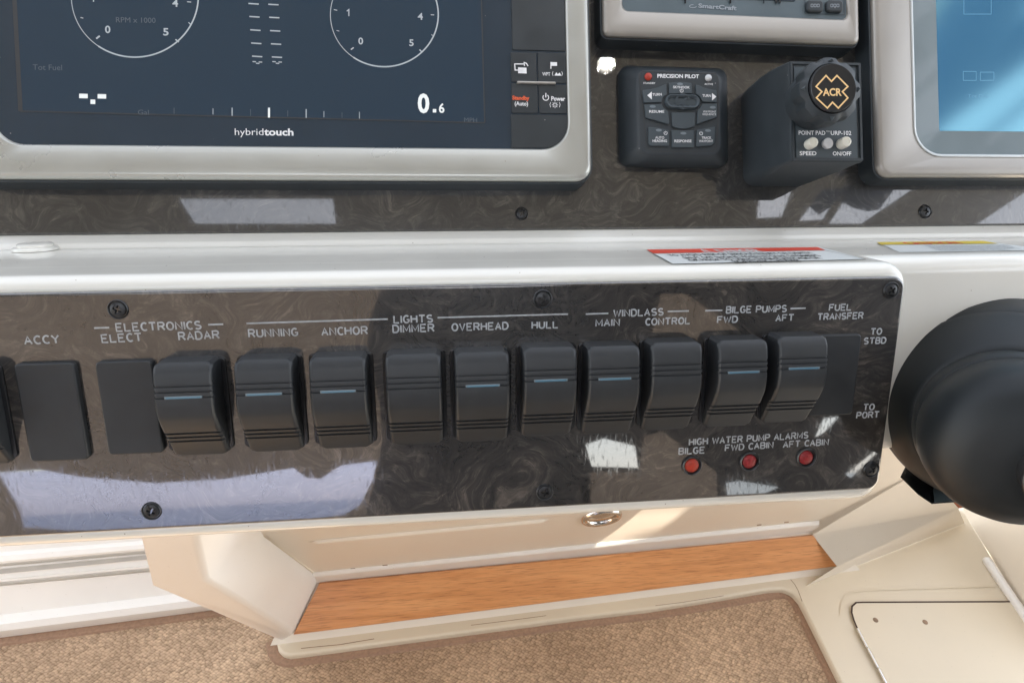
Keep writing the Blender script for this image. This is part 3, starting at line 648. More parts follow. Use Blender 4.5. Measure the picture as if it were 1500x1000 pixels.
ribbon(ic, P([(766, 103), (754.5, 103), (754, 94), (768, 94), (768.3, 97)]), .0006, kh); ic.quad(*[(*p, kh) for p in P([(759, 107.5), (771.5, 108), (771.2, 99.5), (758.8, 99)])])
ribbon(ic, P([(767, 91.5), (771, 93), (773.5, 97)]), .0006, kh)
ribbon(ic, P([(807, 101), (807, 91)]), .0006, kh); ribbon(ic, P([(807.5, 94), (816, 94.2)]), .0022, kh)
text(D1, 'WPT', 794.5, 111, 806, 111.2, 5.2, 'ink', d1, kh, mb=ic)
for sx in (809, 824): ribbon(ic, P([(sx + (1.2 if sx < 815 else -1.2), 105), (sx, 108), (sx + (1.2 if sx < 815 else -1.2), 111.5)]), .0003, kh)
ic.quad(*[(*p, kh) for p in P([(812, 111), (822, 111.2), (820, 106.5), (817, 109), (815, 106), (813.5, 108.5)])])
cc = D1.loc(799.5, 143, kh); rr_ = .0017
ribbon(ic, [(cc.x + rr_ * math.sin(R(a)), cc.y + rr_ * math.cos(R(a))) for a in range(35, 326, 20)], .0005, kh); ribbon(ic, P([(799.6, 136.5), (799.5, 143)]), .0006, kh)
text(D1, 'Power', 807.5, 147.5, 828, 148, 6.4, 'ink', d1, kh, bold=.03, mb=ic)
text(D1, '(Auto)', 754, 154.5, 773.5, 155, 6, 'ink', d1, kh, bold=.02, mb=ic)
for k in range(8):
    a = PI * k / 4; c = D1.loc(813, 154, kh); ribbon(ic, [(c.x + .0006 * math.cos(a), c.y + .0006 * math.sin(a)), (c.x + .0018 * math.cos(a), c.y + .0018 * math.sin(a))], .0004, kh)
for sx in (805.5, 820.5): ribbon(ic, P([(sx + (1.2 if sx < 813 else -1.2), 150), (sx, 153.5), (sx + (1.2 if sx < 813 else -1.2), 157.5)]), .0003, kh)
ic.build('key_print', 'ink', d1, smooth=0)
text(D1, 'Standby', 750.5, 146, 775.5, 146.7, 5.8, 'ink_orange', d1, kh, bold=.035, name='key_print')
text(D1, 'hybrid', 344, 198, 386, 198.2, 10.5, 'ink', d1, hg + .0002, bold=-.004); text(D1, 'touch', 387, 198.2, 430, 198.6, 10.5, 'ink', d1, hg + .0002, bold=.028)
# LCD
hl = hg + .00015
lcd = MB().quad(*[D1.loc3(x, y, hl) for x, y in ((30, 163), (710, 180), (704, -40), (19, -40))]).build('screen', 'lcd', d1, smooth=0)
for a_, b_2, wd in (((30, 163), (710, 180), .0007), ((19, -40), (30, 163), .0022), ((704, -40), (710, 180), .0007)):
    MB().add(*(lambda q: (q.v, q.f))(ribbon(MB(), [D1.loc(*a_, hl + .00006), D1.loc(*b_2, hl + .00006)], wd, hl + .00006))).build('screen_edge_shade', 'ink_black', lcd, smooth=0)  # black strips for the recess line; the wide left one is painted shadow
hl += .00012
def el(cx, cy, rx, ry, a0, a1, n=60): return [D1.loc(cx + rx * math.cos(R(a0 + (a1 - a0) * k / n)), cy + ry * math.sin(R(a0 + (a1 - a0) * k / n)), hl) for k in range(n + 1)]
mbw = MB(); mbl = MB(); mbd = MB()
for cx, cy, rx, ry in ((197.5, -5, 93, 89), (563, 22, 79, 76)):
    gm_ = MB(); ribbon(gm_, el(cx, cy, rx, ry, -30, 125), .00075, hl); ribbon(gm_, el(cx, cy, rx, ry, 125, 210, 30), .0004, hl); gm_.build('gauge_ring', 'lcd_line', lcd, smooth=0)
P = lambda pts: [D1.loc(x, y, hl) for x, y in pts]
for a, b, wd in (((141, 57), (146, 53), .0009), ((257, 58), (262, 62), .0007), ((274, 3), (280, 3.5), .0005), ((276, 33), (279, 36), .0005), ((118, 26), (122, 27), .0005),
                 ((514, 73), (518, 70), .0007), ((614.5, 73), (618, 76.5), .0007), ((631, 22), (636, 22.3), .0005), ((489, 14.5), (494, 15.5), .0005), ((632, 51), (634, 52.5), .0004), ((493, 45), (497, 46), .0004)):
    ribbon(mbl, P([a, b]), wd, hl)
for k, y in enumerate((5.5, 24.5, 44, 63.3, 82.5)):
    x = 364 + k * 1.3; ribbon(mbl, P([(x, y), (x + 15, y + 1)]), .0007, hl); ribbon(mbl, P([(x + 29, y + 1.2), (x + 44, y + 2)]), .0007, hl)
for x in (370, 399): 
    for dx, dy in ((0, 0), (9, .6), (5, 2.5)): ribbon(mbl, P([(x + dx, 90.5 + dy), (x + dx + 5, 90.8 + dy)]), .0006, hl)
for (x, y, w_, h_) in ((116, 137.5, 12.5, 6.5), (143, 138, 12.5, 6.5), (132.5, 146, 7, 6.5)): mbw.quad(*[(*p, hl) for p in P([(x, y + h_), (x + w_, y + h_ + .3), (x + w_, y + .3), (x, y)])])
for x, y0, y1, wd, mm in ((255, 158, 167, .0004, mbd), (312, 159, 168, .0004, mbl), (340, 158, 170, .0006, mbl), (367, 160, 170, .0003, mbd), (394, 158, 172.5, .0011, mbw), (421.5, 162, 171, .0003, mbd),
                      (448.5, 160, 173, .0006, mbl), (474.5, 163, 172, .0004, mbl), (501, 165, 173, .0003, mbd), (526.5, 164, 174, .0004, mbl)): ribbon(mm, P([(x, y0), (x, y1)]), wd, hl)
for s, x, y, x2, hh_ in (('0', 154, 48.5, 161.8, 11), ('5', 239, 52, 247, 11), ('4', 252.5, 10, 261, 11),  ('0', 525, 65, 532, 10), ('5', 599.5, 67.5, 606, 10), ('4', 612, 29, 619.5, 10)):
    text(D1, s, x, y, x2, y + .2, hh_, 'lcd_line', lcd, hl, .02, mb=mbl)
for x_, y_ in ((137, 3), (511, 24)): ribbon(mbl, P([(x_ - 3, y_ - 7.2), (x_, y_ - 9.5), (x_, y_)]), .0006, hl)
text(D1, '0', 612, 164.5, 629, 165, 28, 'lcd_white', lcd, hl, .03, name='screen_readout'); text(D1, '6', 643, 165, 651, 165.3, 14, 'lcd_white', lcd, hl, .02, name='screen_readout')
mbw.quad(*[(*p, hl) for p in P([(634, 165), (639, 165), (639, 160), (634, 160)])])
for a_ in (('Tot Fuel', 48, 102.5, 91, 103.2, 8.5), ('Gal', 202, 168, 218, 168.4, 7.5), ('MPH', 680, 179, 699, 179.5, 7), ('RPM x 1000', 170, 33, 228, 34, 8)): text(D1, *a_, 'lcd_dim', lcd, hl, 0, name='screen_caption')
mbw.build('screen_dashes', 'lcd_white', lcd, smooth=0)['kind'] = 'stuff'; mbl.build('scale_marks', 'lcd_line', lcd, smooth=0)['kind'] = 'stuff'; mbd.build('faint_scale_marks', 'lcd_dim', lcd, smooth=0)['kind'] = 'stuff'

# ---- right display
D3 = P2.shifted(0, 0, -.003)
d3 = thing('chartplotter', 'large display with silver bezel and bright blue screen, cut off at upper right', 'display', D3.M)
h3 = .018
oa = D3.loc(1287, 259, h3); ia = D3.loc(1343, 226, h3 - .003)
bezel(D3, oa.x, oa.y, oa.x + .30, oa.y + .235, ia.x, ia.y, ia.x + .262, ia.y + .20, h3, .008, .017, 'silver2', d3, hin=h3 - .0035)
hs = h3 - .0058
L = [[(x, y, z) for x, y in rr(ia.x - i, ia.y - i, ia.x + .262 + i, ia.y + .20 + i, .017 + i, 10)] for i, z in ((.0016, h3 - .0037), (.0014, h3 - .0029), (.0006, h3 - .0027), (-.0003, h3 - .0034), (-.0004, h3 - .0060))]
MB().loft(L).build('inner_trim', 'pale_trim', d3, smooth=60)
L = [[(x, y, hs) for x, y in rr(ia.x - .0005, ia.y - .0005, ia.x + .2625, ia.y + .20, .0165, 8)]]
sa = D3.loc(1377, 191, hs - .002); L.append([(x, y, hs - .0022) for x, y in rr(sa.x - .0004, sa.y - .0004, ia.x + .2500, ia.y + .188, .0012, 8)])
L.append([(x, y, hs - .0032) for x, y in rr(sa.x, sa.y, ia.x + .2496, ia.y + .1876, .0010, 8)])
MB().loft(L).build('inner_frame', 'frame_grey', d3, smooth=40)
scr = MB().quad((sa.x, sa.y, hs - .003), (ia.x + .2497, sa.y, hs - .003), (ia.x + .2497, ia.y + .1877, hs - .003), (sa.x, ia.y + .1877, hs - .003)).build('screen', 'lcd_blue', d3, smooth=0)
mb = MB(); hl = hs - .0029
for x0, y0, x1, y1 in ((1411, 105, 1430, 118), (1436, 106, 1456, 118), (1412, -10, 1452, 21)):
    ribbon(mb, [D3.loc(*p, hl) for p in ((x0, y0), (x1, y0), (x1, y1), (x0, y1))], .0003, hl, True)
text(D3, 'Tot Dist', 1418, 143, 1448, 143.5, 5, None, scr, hl, -.01, mb=mb)
mb.build('screen_marks', 'lcd_blue_line', scr, smooth=0)

# ---- engine monitor at top centre
D2 = P2.shifted(0, 0, -.014)
d2 = thing('engine_monitor', 'small champagne framed engine monitor above the keypad and the searchlight control', 'monitor', D2.M)
h2 = .017
a = D2.loc(886, 50, h2); b = D2.loc(1260, 60, h2); ya = D2.loc(1070, 57.5, h2).y
ia = D2.loc(913, 12, h2); ib = D2.loc(1244, 28, h2); yi = D2.loc(1080, 20.5, h2).y
bezel(D2, a.x - .0008, ya, b.x + .0008, ya + .11, ia.x, yi, ib.x, yi + .075, h2, .004, .004, 'silver2', d2, hin=h2 - .0008)
mb = MB(); hf = h2 - .0025
mb.loft([[(x, y, z) for x, y in rr(ia.x - .0004, yi - .0004, ib.x + .0004, yi + .075, .004, 6)] for z in (hf - .001, hf)], True, True).build('face', 'frame_dark', d2)
# recessed window with its graduated display
c0 = D2.loc(935, 8, hf); c1 = D2.loc(1165, 3, hf)
wn = MB().rbox(c0.x, c1.x, c1.y, c1.y + .05, hf - .0002, hf + .0004, .001, .0002).build('display_window', 'glass', d2)
for x, wd in ((1003, 4), (1069, 4), (1118, 1.5), (1136, 5), (1141, 5)):
    p = D2.loc(x, 6, hf); MB().box(p.x - wd * .0001, p.x + wd * .00013, p.y, p.y + .012, hf + .0004, hf + .0010).build('window_rib', 'plastic_gloss', wn, smooth=0)
c0 = D2.loc(1179, 20, hf); c1 = D2.loc(1236, -20, hf); ribbon(MB(), [(c0.x, c1.y), (c0.x, c0.y), (c1.x, c0.y), (c1.x, c1.y)], .0006, hf + .0002).build('key_surround', 'key', d2)
for x0, x1 in ((1182, 1206), (1211, 1235)):
    p = D2.loc(x0, 17.5, hf + .002); q_ = D2.loc(x1, 1, hf + .002)
    k = MB().rbox(p.x, q_.x, p.y, q_.y, hf, hf + .0026, .0022, .0012, 4).build('key', 'plastic_soft', d2, smooth=60)
    xm = (x0 + x1) / 2; mb = MB()
    for dx in (-6, -1.5, 3): 
        ribbon(mb, [D2.loc(xm + dx + p_[0], 8.5 + p_[1], hf + .0027) for p_ in ((0, -2), (3, -2), (3, 2), (0, 2))], .0003, hf + .0027, True)
    mb.build('key_print', 'ink_dim', k, smooth=0)
text(D2, 'SmartCraft', 1023, 11.5, 1079, 15.5, 6.4, 'ink_dim', d2, hf + .0003, .03)
ribbon(MB(), [D2.loc(1015 + 5 * math.cos(R(a)), 9.5 + 2.2 * math.sin(R(a)), hf + .0003) for a in range(0, 300, 20)], .0004, hf + .0003).build('logo', 'ink_dim', d2, smooth=0)

# ---- autopilot keypad
A1 = P2.shifted(0, 0, -.012)
ap = thing('autopilot_keypad', 'black square keypad lettered PRECISION PILOT with a red lamp, left of the knob control', 'keypad', A1.M)
ha = .016
def rect(pl, x0, y0, x1, y1, h):
    a = pl.loc(x0, y0, h); b = pl.loc(x1, y1, h); return a.x, b.y, b.x, a.y
B0 = list(rect(A1, 906, 100, 1063, 247, 0)); B1 = list(rect(A1, 917, 99, 1063.5, 243, .008)); B2 = list(rect(A1, 931, 101, 1060.5, 232, ha - .001)); B3 = list(rect(A1, 935, 104, 1056.5, 227, ha))
B0[0] = rect(A1, 906, 100, 1063, 245, .003)[0]; 
L = []
for B_, r, z in ((B0, .006, 0), (B0, .006, .004), (B1, .007, .009), (B2, .007, ha - .0012), (B3, .006, ha - .0002), ([B3[0] + .0006, B3[1] + .0006, B3[2] - .0006, B3[3] - .0006], .0055, ha)):
    L.append([(x, y, z) for x, y in rr(*B_, r, 6)])
MB().loft(L, True, True).build('housing', 'plastic_soft', ap, smooth=60)
# membrane field, outlined by a fine seam, and its keys
def polyplate(pl, pts, h0, h1, name, m, parent, bevel=.0003):
    p = [pl.loc(x, y, h1) for x, y in pts]
    return MB().loft([[(q.x, q.y, z) for q in p] for z in (h0, h1)], True, True).build(name, m, parent, smooth=30, bevel=bevel)
seam = [(936, 110), (941, 105), (1048, 108), (1051, 113), (1052, 168), (1050, 215), (1044, 222), (956, 222), (947, 214), (942, 160)]
ribbon(MB(), [A1.loc(x, y, ha + .0001) for x, y in seam], .0004, ha + .0001, True).build('seam', 'ink_black', ap, smooth=0)
hk = ha + .0011
def cur(x0, y0, x1, y1, bow, n=6): return [(x0 + (x1 - x0) * k / n, y0 + (y1 - y0) * k / n + bow * math.sin(PI * k / n)) for k in range(n + 1)]
KEYS = [('SKYHOOK', [(980, 122)] + cur(981, 121.5, 1013, 122, -1.5) + [(1014.5, 137), (980.5, 137.5)]),
        ('TURNL', [(941, 136)] + cur(942, 132, 976, 123, 2) + [(977, 138), (971, 143), (969, 150), (943.5, 150.5)]),
        ('TURNR', [(1050, 135)] + list(reversed(cur(1019, 123, 1049, 132.5, 1.5))) [:-1] + [(1019, 124), (1020, 138), (1026, 142), (1029, 149), (1050, 150)]),
        ('RESUME', [(944, 153), (969.5, 152.5), (972, 158), (979, 163), (980.5, 181)] + cur(979.5, 182, 946, 172.5, 0)),
        ('WAYSEQ', [(1050.5, 152), (1029, 152), (1026, 158), (1022, 162), (1021, 182), (1036, 177), (1050.5, 172)]),
        ('CENTRE', [(984, 165), (1018, 165), (1018, 184)] + cur(1017, 185, 985, 185, 4)),
        ('AUTO', cur(950, 186, 980, 191, -1) + [(980, 214), (953, 213.5), (950, 210)]),
        ('RESP', cur(984, 191, 1017, 191, 0) + [(1016.5, 216), (984.5, 216)]),
        ('TRACK', cur(1021, 190.5, 1048, 185.5, 0) + [(1047, 209), (1043, 213), (1020, 215)])]
for nm, pts in KEYS: polyplate(A1, pts, ha - .0005, hk, 'key', 'key', ap)
# logo pad in the middle
c = A1.loc(999, 150, ha); e = A1.loc(1024.5, 150, ha); f_ = A1.loc(999, 139.5, ha)
hw = e.x - c.x; hh2 = f_.y - c.y
L = [[(c.x + x, c.y + y, z) for x, y in rr(-hw + i, -hh2 + i, hw - i, hh2 - i, hh2 - i - .00001, 8)] for z, i in ((ha - .0004, 0), (ha + .0014, .0001), (ha + .0020, .0008), (ha + .0014, .0018), (ha + .0006, .0022))]
MB().loft(L, False, True).build('logo_rim', 'key', ap, smooth=60)
lg = MB(); cr = (A1.loc(1009, 150, ha) - c).x
ribbon(lg, [(c.x + cr * math.cos(R(a)), c.y + cr * math.sin(R(a))) for a in range(20, 380, 20)], .0010, ha + .0016)
for pts in ([(992, 150), (997, 146), (999, 149), (1006, 144)], [(993, 154), (999, 150), (1001, 153), (1006, 148)], [(999, 157), (1005, 151)]): ribbon(lg, [A1.loc(x, y, ha + .0019) for x, y in pts], .0010, ha + .0019)
lg.build('logo', 'key', ap, smooth=0)
tx = MB(); ht = hk + .0001
for s, x0, y0, x1, y1, hp, bd, hz in (('PRECISION PILOT', 963, 114, 1024, 114.8, 5.6, .03, ha + .0002), ('STANDBY', 942.5, 123.3, 960, 123.4, 2.8, .01, ha + .0002), ('ACTIVE', 1032, 124.6, 1044.5, 125, 2.8, .01, ha + .0002),
     ('SKYHOOK', 986, 129.5, 1010.5, 130, 3.6, .02, ht), ('TURN', 956, 140.6, 969.5, 140.2, 3.8, .02, ht), ('TURN', 1029, 142, 1041.5, 142.3, 3.8, .02, ht), ('RESUME', 951, 165.2, 973, 165.4, 3.8, .02, ht),
     ('WAYPOINT', 1030, 165, 1049, 165.4, 3, .0, ht), ('SEQUENCE', 1029, 168.8, 1049, 169.2, 3, .0, ht), ('AUTO', 960, 203.5, 973, 203.6, 3.8, .01, ht), ('HEADING', 956, 208.3, 977, 208.4, 3.8, .02, ht),
     ('RESPONSE', 988, 208.6, 1013, 208.6, 3.9, .02, ht), ('TRACK', 1028, 203.6, 1042, 203.6, 3.6, .02, ht), ('WAYPOINT', 1024, 208.6, 1044.5, 208.6, 3.6, .01, ht)):
    text(A1, s, x0, y0, x1, y1, hp, None, ap, hz, bd, mb=tx)
for x, y in ((998.5, 133), (975, 195), (1027, 195.5)):
    cc = A1.loc(x, y, ht); r = .0010; ribbon(tx, [(cc.x + r * math.sin(R(a)), cc.y + r * math.cos(R(a))) for a in range(35, 326, 29)], .0003, ht); ribbon(tx, [(cc.x, cc.y), (cc.x, cc.y + .0012)], .0003, ht)
tx.quad(*[(*A1.loc(x, y, ht), ht) for x, y in ((948, 140), (954.8, 146), (954.8, 134.5))]); tx.quad(*[(*A1.loc(x, y, ht), ht) for x, y in ((1049.5, 142), (1043, 136.5), (1043, 147.5))])
tx.build('lettering', 'ink', ap, smooth=0)
for x, y, r, m_ in ((949.5, 112.8, 5.4, 'red_lit'), (1037.5, 114.5, 5, 'clear_lens')):
    c = A1.loc(x, y, ha); q_ = (A1.loc(x + r, y, ha) - c).x
    MB().lathe([(q_, 0), (q_ * .95, .0008), (q_ * .6, .0014), (.00001, .0016)], 20, (c.x, c.y, ha), False, True).build('indicator_lamp', m_, ap, smooth=80)
for x, y in ((996, 123.5), (956, 156.3), (1044, 157.5), (965, 191), (1001, 195.5), (1037, 191.5)):
    p = A1.loc(x, y, hk); MB().add([(p.x + .0019 * math.cos(R(a)), p.y + .0008 * math.sin(R(a)), hk + .00012) for a in range(0, 360, 30)], [tuple(range(12))]).build('indicator_window', 'ink_dimmer', ap, smooth=0)

# ---- searchlight control
Q1 = P2.shifted(0, 0, -.004)
sc_ = thing('searchlight_control', 'tall black control box with a scalloped round knob and three push buttons', 'control', Q1.M)
hq = .050
fx0, fy0, fx1, fy1 = rect(Q1, 1156, 91, 1263, 236, hq)
bx0 = Q1.loc(1098, 200, .010).x
gx0, gy0, gx1, gy1 = fx0 - .0050, fy0 - .0010, fx1 + .0004, fy1 + .0004
L = []
yb = Q1.loc(1150, 271, .004).y
for z, xl, yl in ((0, bx0, yb), (.008, bx0, yb), (.020, bx0 + .0005, yb + .0004), (.034, bx0 + (fx0 - bx0) * .30, yb + (fy0 - yb) * .35), (.044, bx0 + (fx0 - bx0) * .68, yb + (fy0 - yb) * .72), (hq - .0008, fx0 - .0004, fy0 - .0006), (hq, fx0, fy0)):
    t_ = z / hq; L.append([(x, y, z) for x, y in rr(xl, yl, fx1 + .0005 - .004 * (1 - t_), fy1 + .0004 + .0075 * (1 - t_) - .004 * (1 - t_) ** 3, .0012 + .006 * (1 - t_), 6)])
MB().loft(L, True, True).build('housing', 'plastic_soft', sc_, smooth=50)
mb = MB()
ribbon(mb, [(fx0 + .0009, fy0 + .0009), (fx1 - .0009, fy0 + .0009), (fx1 - .0009, fy1 - .0009), (fx0 + .0009, fy1 - .0009)], .0014, hq + .0009, True)
L = [[(x, y, z) for x, y in ((fx0 + i, fy0 + i), (fx1 - i, fy0 + i), (fx1 - i, fy1 - i), (fx0 + i, fy1 - i))] for i, z in ((.0001, hq - .0002), (.0001, hq + .0010), (.0014, hq + .0010), (.0014, hq - .0002))]
MB().loft(L).build('face_rim', 'plastic_soft', sc_, smooth=0)
fp = MB().box(fx0 + .0024, fx1 - .0030, fy0 + .0016, fy1 - .0028, hq, hq + .0005).build('face_plate', 'key', sc_, smooth=0)
c = Q1.loc(1192, 147.5, hq + .004); rs = (Q1.loc(1204 + 41, 141, hq) - Q1.loc(1204, 141, hq)).x
zk = hq + .0005
kn = MB().lathe([(rs * .90, 0), (rs * .90, .004), (rs * .82, .011)], 48, (c.x, c.y, zk), False, True).build('knob', 'plastic_soft', sc_, smooth=60)
def lob(a, r, z): return 1 - .085 * (.5 + .5 * math.cos(8 * a)) ** 1.5 if r > rs * .83 else 1
ck = Q1.loc(1214, 133, zk + .021); rk_ = (Q1.loc(1214 + 46, 133, zk + .021) - ck).x
def lob(a, r, z): return 1 - .10 * max(0, math.cos(8 * a + PI)) ** 1.2 if r > rk_ * .80 else 1
MB().lathe([(rk_ * .86, .008), (rk_ * .98, .0105), (rk_ * 1.0, .016), (rk_ * .97, .019), (rk_ * .76, .0205), (rk_ * .75, .0190), (rk_ * .72, .0190)], 96, (c.x, c.y, zk), True, True, wob=lob).build('knob_grip', 'plastic_soft', kn, smooth=30)
MB().lathe([(rk_ * .73, .0188), (rk_ * .73, .0214), (rk_ * .70, .0222)], 48, (c.x, c.y, zk), False, True).build('knob_cap', 'plastic_gloss', kn, smooth=40)
zc = zk + .0223
def kp(x, y): return Q1.loc(x, y, zc) 
X_ = [(0, 11), (8, 19), (23, 4), (15, 0), (23, -8.5), (9, -23)]
cross = [(1218, 119.5), (1226, 111), (1242, 127), (1234, 134.5), (1242, 143.5), (1228, 158.5), (1219.5, 150), (1212, 158.5), (1196, 143.5), (1204, 134.5), (1195.5, 127), (1210, 111)]
ribbon(MB(), [kp(x, y) for x, y in cross], .0008, zc, True).build('logo', 'ink_gold', kn, smooth=0)
text(Q1, 'ACR', 1205.5, 140.3, 1233, 140.3, 11, 'ink_gold', kn, zc, .03)
for a in range(4):
    d = Vector((math.cos(a * PI / 2), math.sin(a * PI / 2))); n = Vector((-d.y, d.x)); p = Vector((c.x, c.y)) + d * rk_ * .83; zz = zk + .0206
    MB().add([(*(p - n * .0015), zz - .0003), (*(p + n * .0015), zz - .0003), (*(p + d * .0022), zz - .0012), (*(p + d * .0008), zz + .0007)], [(0, 1, 3), (1, 2, 3), (2, 0, 3), (0, 2, 1)]).build('pointer', 'key', kn, smooth=0)
tx = MB(); ht = hq + .0006
for s, x0, y0, x1, y1, hp, bd in (('POINT PAD', 1170, 197.5, 1209, 197.8, 6.2, .015), ('TM', 1210, 193.8, 1215, 193.8, 2.2, 0), ('URP-102', 1217, 197.8, 1247, 198, 6.2, .015), ('SPEED', 1171.5, 227.5, 1196, 227.6, 6, .02), ('ON/OFF', 1220, 227.8, 1247, 228, 6, .02)):
    text(Q1, s, x0, y0, x1, y1, hp, None, sc_, ht, bd, mb=tx)
tx.build('lettering', 'ink', sc_, smooth=0)
for x, y, r, hgt, m_ in ((1184, 212.5, 7.3, .0052, 'pearl'), (1210, 211.5, 7.4, .0022, 'clear_lens'), (1231, 212, 7.3, .0058, 'pearl')):
    p = Q1.loc(x, y, hq); q_ = (Q1.loc(x + r, y, hq) - p).x
    MB().lathe([(q_, 0), (q_, hgt * .8), (q_ * .85, hgt), (q_ * .55, hgt * 1.02), (q_ * .5, hgt * .97)], 24, (p.x, p.y, hq + .0004), False, True).build('push_button', m_, sc_, smooth=40)

# ================================================================== decals on the ledge
LO = sec3(Pa, 0)
LP = Plane(LO, X, (sec3(Pb, 0) - LO))
ld = .0005
dec = thing('warning_decal', 'red and white danger sticker lying on the white ledge above the switch panel', 'sticker', LP.M)
def lq(pl, pts, h): return [pl.loc3(x, y, h) for x, y in pts]
MB().quad(*lq(LP, ((985, 386.5), (1268, 379.5), (1200, 361.5), (945, 365)), ld * .6)).build('sticker_sheet', 'decal', dec, smooth=0)
MB().quad(*lq(LP, ((957, 371), (1209, 366.3), (1198, 361.8), (947, 365.4)), ld)).build('red_band', 'ink_red', dec, smooth=0)
ribbon(MB(), [LP.loc(x, y, ld) for x, y in ((957, 371), (985, 386.5), (1268, 379.5), (1209, 366.3))], .0004, ld).build('outline', 'ink_black', dec, smooth=0)
text(LP, '\u26a0 DANGER', 1033, 370.2, 1120, 368.6, 4, 'decal', dec, ld + .0001, .03)
tx = MB()
for s, x0, y0, x1, y1 in (('TO AVOID RISK OF SERIOUS INJURY OR DEATH', 982, 374.8, 1192, 371.2), ('SHUT OFF ENGINE WHEN IN GEAR SWIMMERS', 1004, 378.6, 1204, 375), ('OR PRIOR TO USING SWIM PLATFORM OR', 1012, 382, 1206, 378.6), ('BOARDING LADDER', 1078, 384.2, 1176, 382)):
    text(LP, s, x0, y0, x1, y1, 2.6, None, dec, ld + .0001, .02, mb=tx)
tx.build('lettering', 'ink_black', dec, smooth=0)
de2 = thing('caution_decal', 'yellow topped caution sticker on the ledge above the black steering hub', 'sticker', LP.M)
MB().quad(*lq(LP, ((1318, 369.5), (1540, 366), (1440, 353.3), (1284, 354.6)), ld * .6)).build('sticker_sheet', 'decal', de2, smooth=0)
MB().quad(*lq(LP, ((1291, 358.3), (1462, 356.6), (1440, 352.8), (1284, 354.6)), ld)).build('yellow_band', 'ink_yellow', de2, smooth=0)
text(LP, 'CAUTION', 1332, 357.6, 1412, 356.6, 2.4, 'ink_red', de2, ld + .0001, .03)
tx = MB()
for k in range(4): text(LP, ('BEFORE STARTING ENGINES READ OWNERS MANUAL AND', 'OPERATE BLOWER FOR FOUR MINUTES AND CHECK BILGE', 'FOR FUEL VAPORS RUN BLOWER BELOW CRUISING', 'SPEED AND KEEP CLEAR OF LINES')[k], 1362 + k * 5, 361 + k * 2, 1482 + k * 6 - (20 if k == 3 else 0), 359.8 + k * 2, 1.5, None, de2, ld + .0001, .0, mb=tx)
tx.build('lettering', 'ink_dimmer', de2, smooth=0)
# white vent rosette at the far left of the ledge
vt = thing('ledge_fitting', 'small white stepped round fitting on the ledge at the left edge of the photo', 'fitting', LP.M)
c = LP.loc(52, 361, .002); r = (LP.loc(82, 361, .002) - c).x
MB().lathe([(r, 0), (r * 1.0, .0010), (r * .93, .0018), (r * .8, .0020)], 40, (c.x, c.y, .0002), False, True).build('base', 'white', vt, smooth=50)
MB().lathe([(r * .78, .0020), (r * .78, .0030), (r * .70, .0037), (r * .4, .0040)], 40, (c.x, c.y, .0002), False, True).build('cap', 'white', vt, smooth=50)

# ================================================================== steering hub
C0 = CAM + ray(1443, 577) * .385; C1 = CAM + ray(1486, 655) * .300
ax = (C1 - C0).normalized(); FH = frame(ax, None, C0)
hub = thing('steering_hub', 'large round black steering column boot and hub, cut off by the right edge', 'steering hub', FH)
r0 = .0590
MB().lathe([(r0 * .8, -.10), (r0 * .9, -.06), (r0 * .98, -.03), (r0 * 1.0, -.010), (r0 * 1.0, .004), (r0 * .985, .016), (r0 * .95, .028), (r0 * .915, .0340), (r0 * .905, .0344), (r0 * .905, .0352), (r0 * .912, .0358), (r0 * .89, .040), (r0 * .80, .052), (r0 * .70, .062), (r0 * .62, .068)], 96).build('column_boot', 'hub_rubber', hub, smooth=60)
MB().lathe([(r0 * .60, .060), (r0 * .655, .066), (r0 * .665, .073), (r0 * .65, .078), (r0 * .62, .080)], 96).build('hub_ring', 'hub_rubber', hub, smooth=50)
MB().lathe([(r0 * .60, .074), (r0 * .635, .0795), (r0 * .645, .088), (r0 * .625, .098), (r0 * .57, .107), (r0 * .46, .113), (r0 * .28, .116), (r0 * .02, .117)], 96, cap0=False).build('hub', 'hub_rubber', hub, smooth=60)
cc_ = FH.inverted() @ (CAM + ray(1556, 706) * .272)
MB().lathe([(r0 * .24, -.030), (r0 * .24, .002), (r0 * .22, .0035), (r0 * .1, .004)], 48, tuple(cc_)).build('centre_cap', 'plastic_gloss', hub, smooth=50)
# tilt lever below the hub
def P3(px, py, d): return CAM + ray(px, py) * d
lv = thing('tilt_lever', 'small black wedge shaped lever sticking out below the steering hub', 'lever')
d = .38
f1 = [P3(1358, 690, d + .03), P3(1344, 724, d), P3(1366, 739, d), P3(1421, 735, d + .012), P3(1408, 690, d + .04)]
f2 = [p + Vector((.002, .018, -.006)) for p in f1]
MB().loft([f1, f2], True, True).build('lever_body', 'plastic_gloss', lv, smooth=30, bevel=.0010)
MB().quad(*[p + (CAM - p).normalized() * .0015 for p in (P3(1369, 735.5, d), P3(1418, 732, d + .012), P3(1404, 715, d + .022), P3(1371, 700, d + .02), P3(1367, 718, d + .01))]).build('lever_pad', 'frame_dark', lv, smooth=0)
MB().loft([[P3(1396, 735, d + .03), P3(1413, 733, d + .03), P3(1411, 743, d + .03), P3(1404, 744, d + .03)], [P3(1396, 735, d + .045), P3(1413, 733, d + .045), P3(1411, 743, d + .045), P3(1404, 744, d + .045)]], True, True).build('release_tab', 'tab_orange', lv, smooth=0)

# ================================================================== footwell below the dashboard
fw = thing('footwell', 'cream moulded gelcoat footwell under the dashboard with a boxed leg and right hand step', 'footwell')
bpts = [BP.hit(*p) for p in ((430, 928), (1226, 828), (1190, 783), (468, 853))]
